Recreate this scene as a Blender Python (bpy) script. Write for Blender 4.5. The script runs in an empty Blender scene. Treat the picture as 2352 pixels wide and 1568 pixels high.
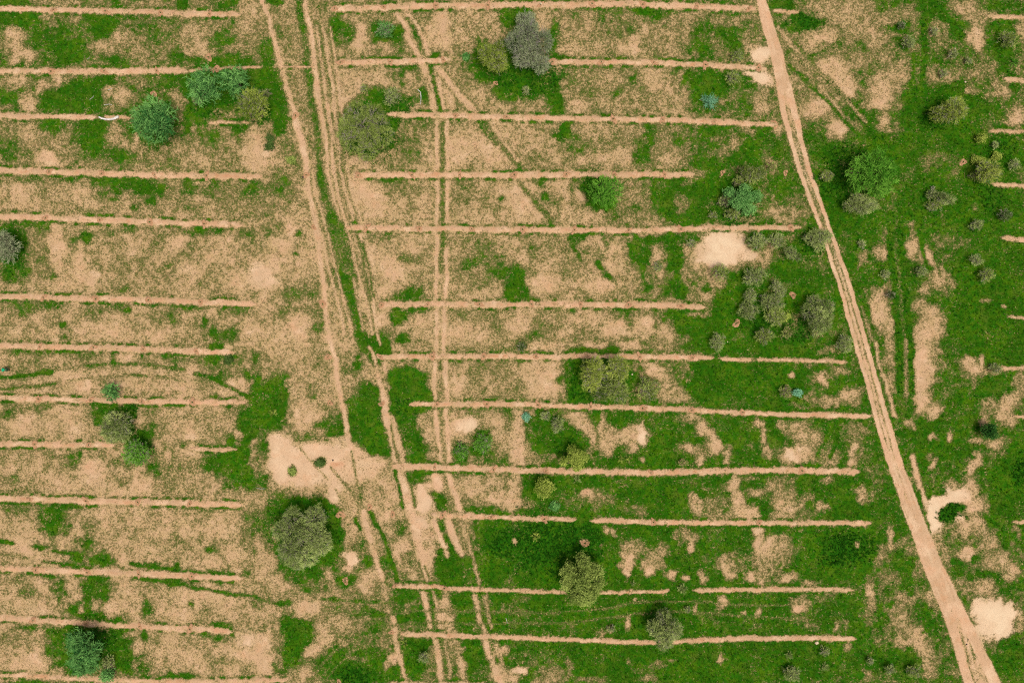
import bpy, math, random
import numpy as np
from mathutils import Vector

# ---------------------------------------------------------------- scene, camera, light
sc = bpy.context.scene
S = 140.0 / 2352.0            # metres per picture unit (picture is 2352 x 1568 units)
H = 93.3                      # height of the drone above the ground
cam_d = bpy.data.cameras.new("camera")
cam_d.sensor_fit = 'HORIZONTAL'; cam_d.sensor_width = 36.0
cam_d.lens = 18.0 / (70.0 / H)
cam_d.clip_start = 0.5; cam_d.clip_end = 6000.0
cam = bpy.data.objects.new("camera", cam_d)
cam.location = (0, 0, H); cam.rotation_euler = (0, 0, 0)
sc.collection.objects.link(cam); sc.camera = cam

SUN_EL, SUN_AZ = 72.0, 140.0   # bright overcast, light from almost overhead
w = bpy.data.worlds.new("World"); sc.world = w; w.use_nodes = True
nt = w.node_tree; nt.nodes.clear()
wo = nt.nodes.new('ShaderNodeOutputWorld'); bg = nt.nodes.new('ShaderNodeBackground')
sky = nt.nodes.new('ShaderNodeTexSky'); sky.sky_type = 'NISHITA'; sky.sun_disc = False
sky.sun_elevation = math.radians(SUN_EL); sky.sun_rotation = math.radians(SUN_AZ)
sky.dust_density = 10.0; sky.air_density = 0.6; sky.ozone_density = 0.0
bg.inputs['Strength'].default_value = 0.105
nt.links.new(sky.outputs[0], bg.inputs[0]); nt.links.new(bg.outputs[0], wo.inputs[0])
sl = bpy.data.lights.new("sun", 'SUN'); sl.energy = 1.5; sl.angle = math.radians(18)
sl.color = (1.0, 0.95, 0.86)
so = bpy.data.objects.new("sun", sl); sc.collection.objects.link(so)
az = math.radians(SUN_AZ); el = math.radians(SUN_EL)
d = Vector((math.sin(az) * math.cos(el), math.cos(az) * math.cos(el), math.sin(el)))
so.rotation_euler = d.to_track_quat('Z', 'Y').to_euler(); so.location = d * 300
sc.view_settings.view_transform = 'Standard'; sc.view_settings.look = 'None'
sc.view_settings.gamma = 1.0; sc.view_settings.exposure = 0.33
sc.view_settings.use_curve_mapping = False
sc.render.engine = 'CYCLES'
sc.cycles.use_denoising = False; sc.cycles.filter_width = 1.15; sc.cycles.max_bounces = 6

rng = np.random.default_rng(7)
random.seed(7)
COL = sc.collection

# ---------------------------------------------------------------- small helpers
def W(px, py, z=0.0):
    """picture units -> world xy of a point at height z"""
    k = S * (H - z) / H
    return ((px - 1176.0) * k, (784.0 - py) * k)

def tag(o, label=None, cat=None, group=None, kind=None):
    if label: o['label'] = label
    if cat: o['category'] = cat
    if group: o['group'] = group
    if kind: o['kind'] = kind
    return o

def empty(name, loc):
    o = bpy.data.objects.new(name, None); o.empty_display_size = 0.3
    o.location = loc; COL.objects.link(o); return o

def mesh_obj(name, V, F, mat, parent=None, attrs=None, smooth=False, loc=None):
    """V (n,3) array, F (m,k) int array with k = 3 or 4 (or list of arrays)"""
    me = bpy.data.meshes.new(name)
    Fs = F if isinstance(F, list) else [F]
    Fs = [np.asarray(f, dtype=np.int32) for f in Fs if len(f)]
    V = np.asarray(V, dtype=np.float32)
    me.vertices.add(len(V)); me.vertices.foreach_set('co', V.ravel())
    loops = np.concatenate([f.ravel() for f in Fs])
    sizes = np.concatenate([np.full(len(f), f.shape[1], dtype=np.int32) for f in Fs])
    me.loops.add(len(loops)); me.loops.foreach_set('vertex_index', loops)
    me.polygons.add(len(sizes))
    st = np.zeros(len(sizes), dtype=np.int32); st[1:] = np.cumsum(sizes)[:-1]
    me.polygons.foreach_set('loop_start', st)
    if smooth:
        me.polygons.foreach_set('use_smooth', np.ones(len(sizes), dtype=bool))
    if attrs:
        for k, a in attrs.items():
            at = me.attributes.new(k, 'FLOAT', 'POINT')
            at.data.foreach_set('value', np.asarray(a, dtype=np.float32))
    me.update(calc_edges=True); me.validate()
    if mat: me.materials.append(mat)
    o = bpy.data.objects.new(name, me); COL.objects.link(o)
    if parent: o.parent = parent
    if loc is not None: o.location = loc
    return o

def tubes(paths, sides=6):
    """paths: list of (points, radii) -> V, F of joined tapered tubes"""
    VV, FF, n0 = [], [], 0
    for pts, rad in paths:
        pts = np.asarray(pts, float); k = len(pts)
        t = np.gradient(pts, axis=0); t /= np.linalg.norm(t, axis=1)[:, None] + 1e-9
        up = np.where(np.abs(t[:, 2:3]) > 0.9, np.array([[1., 0, 0]]), np.array([[0, 0, 1.]]))
        a = np.cross(t, up); a /= np.linalg.norm(a, axis=1)[:, None] + 1e-9
        b = np.cross(t, a)
        th = np.arange(sides) * 2 * math.pi / sides
        ring = pts[:, None, :] + np.asarray(rad)[:, None, None] * (
            np.cos(th)[None, :, None] * a[:, None, :] + np.sin(th)[None, :, None] * b[:, None, :])
        VV.append(ring.reshape(-1, 3))
        i = np.arange(k - 1)[:, None] * sides; j = np.arange(sides)[None, :]; j2 = (j + 1) % sides
        FF.append(np.stack([i + j, i + j2, i + sides + j2, i + sides + j], -1).reshape(-1, 4) + n0)
        VV.append(pts[-1:] + t[-1:] * rad[-1]); tip = n0 + k * sides
        last = n0 + (k - 1) * sides
        jj = np.arange(sides)
        FF.append(np.stack([last + jj, last + (jj + 1) % sides, np.full(sides, tip), np.full(sides, tip)], -1)[:, :3].copy())
        n0 += k * sides + 1
    q = [f for f in FF if f.shape[1] == 4]; tr = [f for f in FF if f.shape[1] == 3]
    return np.concatenate(VV), [np.concatenate(q), np.concatenate(tr)]

_tabs = {}
def vn(x, y, scale, seed):
    """smooth value noise 0..1, feature size = scale metres"""
    if seed not in _tabs:
        _tabs[seed] = np.random.default_rng(1000 + seed).random((256, 256))
    T = _tabs[seed]
    u = np.asarray(x) / scale + 77.3; v = np.asarray(y) / scale + 31.7
    i = np.floor(u).astype(int); j = np.floor(v).astype(int)
    fu = u - i; fv = v - j
    fu = fu * fu * (3 - 2 * fu); fv = fv * fv * (3 - 2 * fv)
    i0 = i % 256; i1 = (i + 1) % 256; j0 = j % 256; j1 = (j + 1) % 256
    return (T[j0, i0] * (1 - fu) + T[j0, i1] * fu) * (1 - fv) + (T[j1, i0] * (1 - fu) + T[j1, i1] * fu) * fv

def fbm(x, y, scale, seed, octaves=4):
    a, s, tot, nrm = 1.0, scale, 0.0, 0.0
    for k in range(octaves):
        tot = tot + a * vn(x, y, s, seed + k); nrm += a
        a *= 0.55; s *= 0.48
    return tot / nrm

def sstep(a, b, x):
    t = np.clip((x - a) / (b - a), 0, 1); return t * t * (3 - 2 * t)
# ---------------------------------------------------------------- land cover of the field
# What grows where: G = grass cover, P = pale crusted sand, L = dense broad-leaved weeds and painted shade by the crowns, R = fresh red earth.
# Patches are ellipses "u v ru rv cover [rot]" in 16 survey squares (column, row), flags p# = pale, L = weeds, r# = red earth.
COVER = {
(0,0): (.6, """16 3 17 5 .95;52 2 22 4 .4;90 2 14 4 .5;106 3 4 5 .85;135 3 25 4 .35;165 3 5 5 .9;206 4 12 5 .95;228 5 10 14 .3
15 18 22 10 .95;20 15 14 8 .95;52 20 10 7 .2;11 30 4 5 .15;18 42 8 14 .2;24 50 12 9 .18;14 57 6 3 .05;38 38 9 10 .85;55 40 16 22 .8;65 42 14 6 .9;68 52 14 10 .95;95 20 14 12 .9;95 30 9 8 .9;107 31 4 5 .1;98 42 8 8 .4;120 35 14 8 .45;110 55 14 6 .9;130 48 18 10 .5;140 20 12 10 .55;180 20 14 12 .45;160 25 12 10 .6;180 35 13 14 .3;178 45 10 8 .25;205 35 10 9 .75;215 43 12 5 .35;218 20 10 7 .6;228 25 8 10 .35;165 52 14 6 .85;210 55 22 6 .9;185 48 6 5 .3
17 76 12 6 .25;40 81 6 6 .15;54 74 4 6 .15;26 95 6 10 .1;8 88 12 8 .85;45 95 10 10 .85;75 85 22 14 .97;95 75 12 8 .95;60 92 18 10 .9;98 85 6 6 .3;115 85 12 10 .35;112 95 5 4 .15;125 78 14 7 .75;140 75 12 7 .55;160 75 10 10 .75;102 95 8 6 .5;80 95 14 8 .9;175 105 14 42 .9;200 95 22 10 .93;195 75 40 20 .95;161 92 6 10 .25;168 95 5 8 .4;164 105 6 16 .35;200 105 10 6 .7;140 110 26 20 .9
20 120 16 14 .5;30 125 8 16 .35;45 115 12 8 .85;10 140 10 12 .65;40 135 10 10 .35;45 146 13 8 0;60 135 10 12 .45;85 115 18 8 .95;85 130 20 14 .9;104 120 6 10 .35;112 132 6 6 .4;125 128 3 7 .3;120 145 25 6 .8;140 142 12 8 .55;150 130 14 12 .85;178 125 4 14 .4;170 140 20 14 .45;195 125 12 10 .7;205 140 14 12 .5;220 115 8 10 .93;232 140 12 20 .1;200 150 20 8 .4"""),
(1,0): (.4, """17 2 8 4 1;25 10 8 5 .3;5 30 10 20 .55;25 35 10 25 .45;10 50 8 12 .8;5 75 16 14 .95;15 95 12 22 .95;20 115 8 10 .95;5 118 7 3 .3;5 140 12 16 .05;28 140 6 10 .6;12 128 6 4 .5
70 10 8 5 .9;82 3 25 3 .6;62 12 12 12 .5;65 30 10 15 .55;76 25 8 14 .9;85 33 9 10 .7;85 13 4 3 .15;96 31 5 11 .03;92 40 5 3 .1;100 12 18 6 .55;120 17 20 5 .4;115 43 14 5 .2;105 47 20 4 .35;133 42 10 8 .65;117 29 13 9 .9;130 30 6 8 .9
170 30 22 20 .25;172 22 8 16 .08;178 35 12 6 .08;150 20 8 14 .55;205 20 20 10 .4;190 25 12 12 .35;222 30 12 8 .3;230 18 7 10 .9;165 49 5 3 .8;195 50 8 12 .35;193 52 3 4 .9;205 55 12 20 .85;222 75 18 12 1;208 42 10 5 .8;215 62 10 6 .95;225 85 12 6 .9;212 80 8 6 .6
90 75 22 14 .12;75 95 10 8 .1;110 68 16 6 .3;128 70 10 6 .6;135 72 4 8 .85;142 62 10 4 .85;145 75 8 10 .5;110 88 12 8 .7;100 80 4 4 .5;72 75 6 15 .15;122 90 14 10 .97;140 95 14 7 .75;155 88 6 9 .95;130 100 14 4 .9;108 92 6 8 .85;148 98 6 3 .4
175 85 12 16 .25;180 95 5 8 .1;205 90 14 12 .3;195 75 10 10 .4;230 90 10 6 .75;222 97 14 6 .3;215 88 4 4 .55
100 120 27 26 .97;125 115 10 12 .85;125 133 8 7 .9;138 112 6 4 .5;145 125 15 15 .5;140 140 14 10 .55;190 125 18 20 .2;185 140 12 10 .1;215 140 18 14 .15;205 115 10 6 .3;225 120 12 8 .25;100 150 16 6 .3;90 148 5 4 .1;130 150 20 8 .45"""),
(2,0): (.45, """5 10 14 10 .9;10 25 10 14 .97;0 45 12 18 .95;38 35 6 18 .9;45 50 5 5 .9;15 75 25 16 .98;35 80 9 16 .9;40 97 8 9 .97;10 98 14 6 .35
60 15 20 10 .5;55 30 14 12 .35;75 25 14 12 .35;60 45 18 6 .2;85 15 12 10 .65;90 12 10 6 .75;120 9 14 6 .95;133 18 6 7 .95;145 10 10 4 .7;100 30 16 10 .6;95 25 8 14 .55;112 40 12 5 .12 -45;122 28 3 6 .15;108 47 8 4 .1;140 30 14 12 .5;140 42 14 8 .4;160 20 16 8 .5;175 30 12 16 .7;180 48 16 9 .9;190 40 8 14 .6;205 38 9 14 .9;193 33 3 3 .95;215 25 8 10 .55;195 10 20 7 .7;220 40 8 8 .4;228 50 10 9 -.1 p.8;225 72 14 9 -.1 p.8
55 65 14 5 .6;60 75 16 12 .45;75 70 10 7 .55;90 85 16 10 .45;105 75 4 14 .7 45;95 88 5 6 .9;130 70 12 8 .15;135 85 12 10 .25;118 85 8 8 .5;62 98 12 7 .12;100 98 14 5 .35;150 65 10 4 .7;160 72 3 12 .9 25;180 80 20 16 .95;200 72 12 8 .95;215 80 8 8 .75;155 95 8 8 .5;185 100 25 6 .8;210 95 14 10 .6;230 95 8 10 .25;168 88 6 10 .85;215 95 10 12 .75
20 125 20 12 .35;10 135 12 12 .2;48 122 7 10 .95 -15;55 135 10 10 .7;55 150 14 6 .55;80 125 14 8 .35;85 135 14 8 .55;105 120 14 6 .45;100 145 20 8 .2;70 148 14 6 .3;125 128 6 16 .8;118 145 8 12 .8;140 125 12 10 .45;150 145 14 10 .35;165 120 16 8 .6;155 130 8 8 .7;185 118 14 8 .9;175 135 14 10 .7;200 125 12 12 .6;215 140 18 16 .95;180 150 20 7 .95;230 125 8 10 .85;205 130 6 6 .5"""),
(3,0): (.7, """15 4 13 4 .97;33 20 16 8 1.1 L;18 15 6 8 .6;60 10 22 10 .35;80 20 20 22 .3;55 35 20 9 .2;50 35 10 4 .08;40 42 8 6 .15;62 42 9 6 .6;85 55 12 12 .5;60 65 14 14 .12;72 80 12 14 .06;90 65 8 8 .6;105 55 20 10 .45;125 10 12 8 .5;112 15 12 8 .4;100 38 10 10 .4;105 85 10 14 .1;97 78 12 10 .25;115 65 12 8 .3;120 80 6 14 .45;90 80 6 12 .5;45 100 16 12 .15;40 80 14 12 .4;30 85 8 12 .5;65 118 13 8 .1;100 98 14 6 .2;108 115 8 12 .2;100 105 14 4 .55;95 105 8 6 .8;50 112 8 6 .6;115 115 5 14 .6;30 70 6 10 .55;130 85 8 16 .85;140 105 14 30 .9
150 8 14 10 .9;165 12 12 8 .85;180 10 14 14 .35;175 25 12 10 .85;190 35 9 12 .12;193 40 6 4 .03;200 15 10 6 .5;218 5 16 5 .9;215 25 16 10 .9;232 25 6 8 .3;215 45 18 10 .9;155 25 10 8 .5;125 30 12 14 .5;120 25 8 6 .9;125 40 8 6 .8;160 60 14 10 .6;175 55 12 8 .7;150 50 10 8 .7;195 60 14 8 .6;165 70 12 7 .4;185 68 12 5 .5;160 90 16 10 .95;175 100 30 16 .97;185 85 6 5 .3;204 90 5 5 .25;213 82 10 8 .4;228 108 8 10 .15;220 115 6 4 .2;205 100 10 10 .85;165 115 18 10 .95;180 130 30 16 .97;215 140 20 16 .98;110 140 30 14 .97;60 140 20 10 .9;85 125 14 8 .8;30 145 10 12 .5;10 135 10 16 .85;10 120 4 6 .3;4 150 6 6 .3"""),
(0,1): (.35, """30 7 40 4 .65;100 10 20 5 .85;130 12 14 12 .92;108 18 4 4 .9;148 20 6 6 .95;140 28 6 4 .8;124 34 5 3 .9;95 22 6 5 .75;104 27 5 3 .7;20 20 14 8 .2;20 32 16 6 .15;48 25 6 8 .45;70 22 14 10 .2;80 30 14 6 .12;60 35 14 5 .35;160 22 10 12 .45;175 15 8 7 .75;195 18 10 9 .75;185 18 5 6 .7;205 15 10 6 .6;185 32 14 8 .4;168 40 8 4 .1;210 28 14 10 .5;228 20 10 14 .6;225 40 12 8 .5
8 68 17 25 .98;18 70 6 10 .95;15 90 14 7 .85;10 98 12 6 .7;35 60 10 14 .6;42 50 5 6 .85;42 78 7 8 .65;45 96 5 4 .85;40 88 10 10 .55;30 50 14 4 .7
52 70 6 18 .1;78 60 9 6 .85;68 65 7 6 .65;60 58 5 6 .4;73 85 7 16 .08;85 97 10 7 .06;100 70 12 8 .45;88 80 6 10 .45;122 54 8 4 .8;105 55 10 5 .6;145 57 8 5 .6;120 65 10 6 .3;122 72 5 5 .12;140 72 7 8 .5;112 88 10 8 .4;130 85 14 8 .4;160 68 10 8 .1;148 62 4 4 .6;158 85 4 4 .65;180 68 6 6 .6;195 55 20 4 .8;225 55 10 8 .55;185 57 18 4 .65;170 90 10 8 .2;180 95 6 5 .1;200 80 12 14 .25;215 72 8 12 .35;205 62 6 4 .15;222 100 14 10 .1;140 98 14 6 .35;115 108 7 4 .75;150 105 14 5 .3;60 105 20 6 .25
20 125 20 6 .75;45 124 8 4 .7;60 135 6 6 .15;85 128 14 4 .5;105 126 10 5 .65;118 128 4 4 .85;140 123 8 3 .7;165 125 9 5 .95;180 125 8 5 .8;160 132 8 8 .6;195 132 5 6 .12;205 130 8 6 .5;220 128 10 8 .6;57 142 4 4 .85;65 147 3 3 .85;28 145 6 5 .5;15 143 10 8 .25;80 145 14 8 .1;100 140 14 8 .2;130 140 12 6 .2;188 140 4 5 .75;197 150 8 7 .92;212 148 8 8 .7;60 153 6 4 .7;110 150 20 6 .15;150 148 16 8 .2;228 145 8 8 .2"""),
(1,1): (.3, """5 20 8 10 .75;22 12 10 12 .7;8 35 12 10 .5;15 55 10 10 .6;30 45 5 14 .12;33 55 6 8 .12;40 30 8 14 .45;30 25 8 12 .6;38 58 4 4 .8;36 77 3 2 .85;5 95 14 10 -.05 p.25;18 85 12 8 .12;10 105 14 6 .03 p.2;25 68 14 6 .12;45 92 8 10 .3;20 120 10 8 .4;35 115 10 8 .55;50 112 10 6 .55;25 130 9 7 .6;40 140 12 8 .06;5 125 8 8 .35;60 135 8 12 .55;55 145 5 6 .75;72 95 6 10 .6
105 25 14 12 .08;95 12 8 10 .15;130 15 14 10 .5;125 8 16 3 .8;140 30 10 8 .5;155 30 10 10 .12;133 28 8 6 .3;110 42 10 5 .15;150 42 10 6 .2;190 20 14 10 .45;205 30 14 12 .4;225 18 10 8 .1;225 25 4 3 .7;195 42 14 5 .3;222 42 10 6 .25
120 60 6 4 .8;110 62 8 5 .5;130 65 14 6 .3;120 85 8 7 .08;105 75 8 10 .1;125 95 9 8 .06;145 70 10 8 .2;140 80 14 7 .55;150 98 12 10 .4;145 112 10 7 .85;135 116 14 4 .8;120 110 8 6 .15;200 65 14 8 .6;215 80 16 12 .6;195 87 7 7 .8;228 92 10 8 .85;232 110 6 10 .95;225 65 10 6 .4;210 100 14 8 .5;200 113 16 4 .15;215 105 6 3 .6
133 134 11 7 .95;150 128 14 3 .8;115 135 7 8 .12;137 154 8 6 .9;150 145 14 10 .3;185 145 14 10 .2;222 143 7 7 .7;215 130 14 6 .5;200 150 10 8 .15;118 150 8 6 .6;112 153 7 6 .95"""),
(2,1): (.4, """28 8 4 8 .85;30 25 4 5 .92;5 25 12 16 .06;15 40 18 8 .12;15 15 5 6 .2;45 18 10 12 .1;40 28 6 6 .4;75 15 12 14 .95;82 28 14 14 .98;63 24 4 4 .02;95 35 5 5 .9;62 35 8 8 .5;55 40 14 6 .3;60 10 10 6 .6;90 42 12 6 .7;70 42 14 6 .2;110 12 14 8 .45;108 28 12 10 .4;112 35 5 5 .75;110 40 6 4 .45;130 15 3 20 .8;145 25 14 20 .9;160 30 20 18 .97;180 15 16 12 .97;155 30 10 8 .65;165 45 18 5 .9;205 20 25 18 .98;190 40 20 8 .97;225 40 10 6 .7
8 62 8 6 .65;25 65 10 8 .4;40 65 12 8 .45;60 60 12 4 .75;18 75 6 10 .6;5 70 6 8 .3;75 65 12 6 .15;90 62 8 5 .6;70 85 14 8 .3;35 85 14 8 .35;10 85 8 8 .15;20 92 6 6 .5;95 75 10 10 .2;5 100 9 14 .9;10 112 8 6 .85;30 105 16 8 .06;60 100 12 8 .3;85 105 16 7 .05;110 100 10 10 .2;95 90 8 8 .15
113 68 8 8 .95;122 80 12 14 .8;145 70 8 18 .97;150 85 7 20 .97;135 75 6 10 .35;133 90 6 8 .3;135 100 4 8 .2;130 62 20 4 .95;125 105 10 10 .8;145 108 12 10 .75;155 110 6 6 .95;165 62 14 5 .95;165 75 10 10 .3;165 90 8 8 .3;180 80 9 12 .2;195 70 21 13 -.3 p1;190 80 18 7 -.2 p.9;215 78 10 7 .15 p.4
225 63 12 8 .9;232 72 8 6 .6;230 85 8 5 .3;205 88 14 4 .3;200 95 10 5 .95;178 105 6 6 .95;190 102 8 8 .25;170 100 12 8 .5;180 115 7 5 .1;165 115 6 6 .5;205 105 8 8 .8;215 95 10 6 .8;220 120 18 30 .97;195 120 10 12 .9;230 140 10 20 1;200 135 20 12 .95
150 130 14 7 .97;165 140 20 14 .98;185 150 20 8 .97;172 131 12 3 .45;140 128 5 3 .7;105 130 6 4 .8;112 138 7 8 .7;125 138 9 10 .05;122 148 12 6 .15;140 148 10 8 .35;133 145 5 4 .65;95 145 14 10 .05;60 135 14 8 .2;78 135 10 8 .2;35 140 14 8 .55;20 135 14 8 .35;22 152 5 5 .75;50 150 14 6 .15;5 145 10 10 .15;55 128 5 3 .8"""),
(3,1): (.85, """15 15 14 14 .9;20 30 10 10 .75;10 40 10 5 .12;20 42 14 6 .4;8 60 14 6 .97;22 65 6 4 .6;0 78 4 10 .3;30 75 14 10 .97;20 90 20 10 .97;40 85 10 8 .75;55 95 5 10 .65;30 115 20 14 1;60 120 8 20 .97
60 25 14 30 1;80 45 20 14 .98;100 45 14 8 .85;105 55 8 8 .6;80 60 14 8 .8;85 80 10 8 .4;105 75 8 11 .25;108 78 6 6 .1;95 80 6 4 .7;85 92 8 6 .75;103 92 5 5 .97;75 85 5 14 .9;100 115 12 10 .35;105 130 10 18 .2;112 145 6 14 .3;90 115 8 8 .65;90 130 6 8 .9;110 105 6 8 .5
133 50 3 7 .4;135 70 6 13 .12;147 80 6 8 .25;152 90 8 8 .35;160 98 10 12 .22;160 65 12 10 .65;165 50 14 8 .75;175 65 8 6 .5;165 80 10 8 .6;145 105 8 8 .5;140 125 10 8 .4;150 130 10 8 .3;148 145 14 14 .04;160 140 6 14 .15;165 110 6 8 .5;142 90 8 6 .85;135 100 8 6 .9
200 30 30 30 .97;200 95 30 20 .96;195 130 30 25 .97;190 33 4 3 .5;198 118 5 2.5 .3;216 125 3 3 .1;150 25 20 16 .95"""),
(0,2): (.3, """20 10 20 4 .7;60 10 30 4 .7;71 13 3 3 .9;75 13 14 5 .5;30 20 14 8 .5;45 27 8 6 .8;20 25 14 6 .4;60 18 14 6 .3;103 15 3 7 .9;131 12 2 4 .8;115 15 12 5 .15;160 12 12 4 .92;165 16 14 5 .5;188 15 14 6 .5;200 5 9 4 .97;198 17 9 8 .95;211 15 5 5 1;208 5 4 3 .1;215 25 14 12 .6;205 30 10 8 .7;228 30 4 4 .95;235 45 6 20 .9;60 33 20 6 .1;75 40 14 6 .08;90 30 14 4 .2;130 28 16 5 .15;130 40 30 6 .18;160 38 14 6 .2;178 24 5 6 .1;215 38 9 5 .15;195 50 6 4 .85;30 42 20 6 .25;25 32 14 4 .6;10 40 14 4 .35;190 40 10 8 .45
20 62 14 6 .6;42 60 6 4 .6;8 65 8 8 .6;65 62 14 6 .3;20 75 16 10 .1;50 70 14 8 .15;70 78 14 10 .15;103 62 20 5 .98;95 68 10 8 .9;110 80 14 12 .85;120 70 8 14 .95;140 62 12 5 .55;145 75 14 10 .55;130 75 6 8 .3;172 78 10 6 .2;174 86 6 8 .02;160 70 16 8 .25;195 72 14 10 .35;215 62 14 6 .5;228 70 10 12 .93;232 80 8 8 .9;222 78 3 5 .9;212 90 4 6 .85;225 92 4 18 .9;200 85 12 8 .4;150 90 14 8 .35;153 97 3 3 .8;170 95 3 3 .9;180 92 14 4 .55;127 98 12 12 .95;135 87 8 6 .95;118 112 5 5 .7;108 110 5 4 .6
3 105 6 7 .9;15 105 20 8 .35;50 105 8 6 .6;70 105 8 6 .65;62 112 10 6 .4;15 125 12 10 .5;8 118 6 6 .15;85 122 14 8 .02;95 130 12 8 .08;60 130 20 8 .15;120 133 14 8 .1;135 132 10 6 .08;110 125 12 6 .35;145 112 9 8 .65;155 105 12 10 .5;165 120 16 10 .5;155 105 4 4 .1;180 135 14 10 .3;212 110 24 16 .97;200 115 14 8 .85;228 120 6 16 .95;215 130 14 8 .75;198 132 5 5 .2;234 104 3 12 .3;205 142 14 5 .4;20 137 30 3 .5
20 151 30 6 .5;60 150 24 3 .85;45 155 10 4 .6;90 155 14 4 .3;140 150 18 3 .55;190 152 14 5 .5;215 152 8 2 .8"""),
(1,2): (.3, """18 55 14 28 .97;10 70 12 14 .97;8 95 5 12 .95;5 60 8 20 .95;10 50 8 10 .85;3 110 8 14 .5;5 128 10 10 .7;3 20 6 12 .6;40 20 12 16 .2;45 50 12 14 .2;60 30 8 14 .5;55 45 8 10 .6;80 25 10 12 .5;95 20 6 8 .8;65 65 6 6 .5;45 70 14 8 .1;75 78 16 6 .95 10;72 85 10 5 .9;60 78 8 4 .8;45 87 12 5 .7;30 80 6 4 .4;75 70 8 8 .75
105 75 16 30 1 -8;110 95 10 12 .97;90 75 9 22 .95;105 50 10 14 .95;118 105 6 6 .85;140 35 16 16 .95;150 48 14 10 .98;128 50 6 25 .98;137 65 8 14 1.05 L;138 75 8 12 .98;145 60 16 5 1;148 95 9 20 .95;150 110 8 6 .97;138 90 7 20 .8;117 5 9 8 1;150 20 10 5 .3;145 5 14 5 .5
24 98 12 14 -.1 p.35;50 112 28 15 -.05 p.3;26 118 13 12 -.15 p.5;80 105 16 14 0 p.2;100 112 20 9 .1;75 125 16 12 0 p.2;70 142 7 10 -.1 p.3;45 125 14 8 0 p.2;60 104 28 13 -.03 p.25;96 116 20 14 .0 p.1;112 138 16 14 .08;58 110 6 4 .9;33 118 4 5 .6;75 114 7 4 -.1 r.8;110 135 16 10 .25;108 150 10 8 .15;90 140 8 8 .4;152 140 8 7 -.1 p.3;155 150 9 8 -.1 p.4;165 130 7 6 .05;150 127 12 5 .75;152 120 10 4 .95;170 148 6 8 .92;195 135 16 8 .15;215 130 14 8 .3;225 145 14 8 .2;205 155 20 3 .9
185 80 14 10 .04;195 75 9 8 -.15 p.6;215 70 14 6 .15;225 85 10 10 .25;155 75 8 8 .35;160 85 8 10 .1;188 102 8 10 .9;206 92 8 13 .93 25;195 92 8 4 .3;222 105 12 8 .75;175 70 20 5 .3;225 100 8 8 .5;190 30 14 12 .35;215 40 12 10 .4;220 25 10 6 .5;185 42 6 8 .1;35 150 26 8 .95;22 142 10 6 .75;60 152 12 5 .97;25 157 18 5 .95"""),
(2,2): (.8, """40 5 30 5 .15;80 3 20 4 .15;110 4 14 5 .06;140 4 14 5 .4;75 8 20 3 .97;90 5 6 3 .97;8 4 6 4 .6;190 5 40 6 .98;25 30 22 18 .1;20 22 16 8 .1;30 45 18 8 .08;45 35 5 4 .85;50 38 6 3 .6;52 25 6 14 .7;63 30 7 22 1;65 45 9 10 1;90 30 20 22 .97;115 30 8 20 .95;80 20 6 10 1;107 20 6 8 .6;125 22 14 5 .2;130 30 10 6 .1;117 23 2 2 .8;145 38 10 10 .1;155 50 10 7 .2;140 50 8 6 .35;125 45 12 8 .55;145 20 5 4 .45;190 30 40 20 .97;180 48 25 8 .95;160 25 8 12 .7
5 90 7 28 .12;10 105 8 8 .1;18 85 6 16 .75;35 75 14 10 .95;45 90 20 14 .98;30 95 10 10 .9;20 108 8 10 .5;38 105 3 3 .3;58 68 9 7 .2;67 78 5 12 .1 -40;74 90 3 8 .2;82 75 5 12 .12;87 88 8 12 .12;88 98 8 6 .1;100 88 12 8 .2;110 82 14 7 .25;110 97 6 5 .12;121 85 6 8 -.2 p.9;110 86 4 4 0;78 70 3 8 .9;105 70 16 6 .92;100 100 3 4 .8;130 75 6 10 .8;137 90 12 14 .98;130 108 20 6 .98;165 70 6 4 .3;178 82 6 12 .2 -30;174 80 6 5 .05;185 95 6 9 .04;172 110 5 5 .2;163 98 7 4 .2;175 98 7 8 .35;198 100 4 10 .2 15;195 112 3 3 .2;205 85 10 18 .98;227 75 4 4 .1;231 88 3 9 .1 -15;233 100 5 8 .35;156 110 2.5 2 .15;118 108 3 3 .35
5 135 6 14 .15;5 148 10 10 .06;15 152 6 5 .35;25 135 16 14 .97;60 130 25 8 .97;70 139 7 3 -.05;80 142 10 5 .5;95 130 14 8 .8;85 150 14 8 .7;120 135 14 10 .96;115 155 14 6 .6;165 142 5 5 .15;168 150 5 7 .2;188 135 14 4 .6;205 130 6 9 .04 20;208 145 6 8 .12;215 155 14 6 .06;185 150 14 8 .45;222 138 9 4 .25;215 125 10 2 .4;230 150 5 6 .9;150 140 10 10 .97;174 141 3 3 .95"""),
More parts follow.
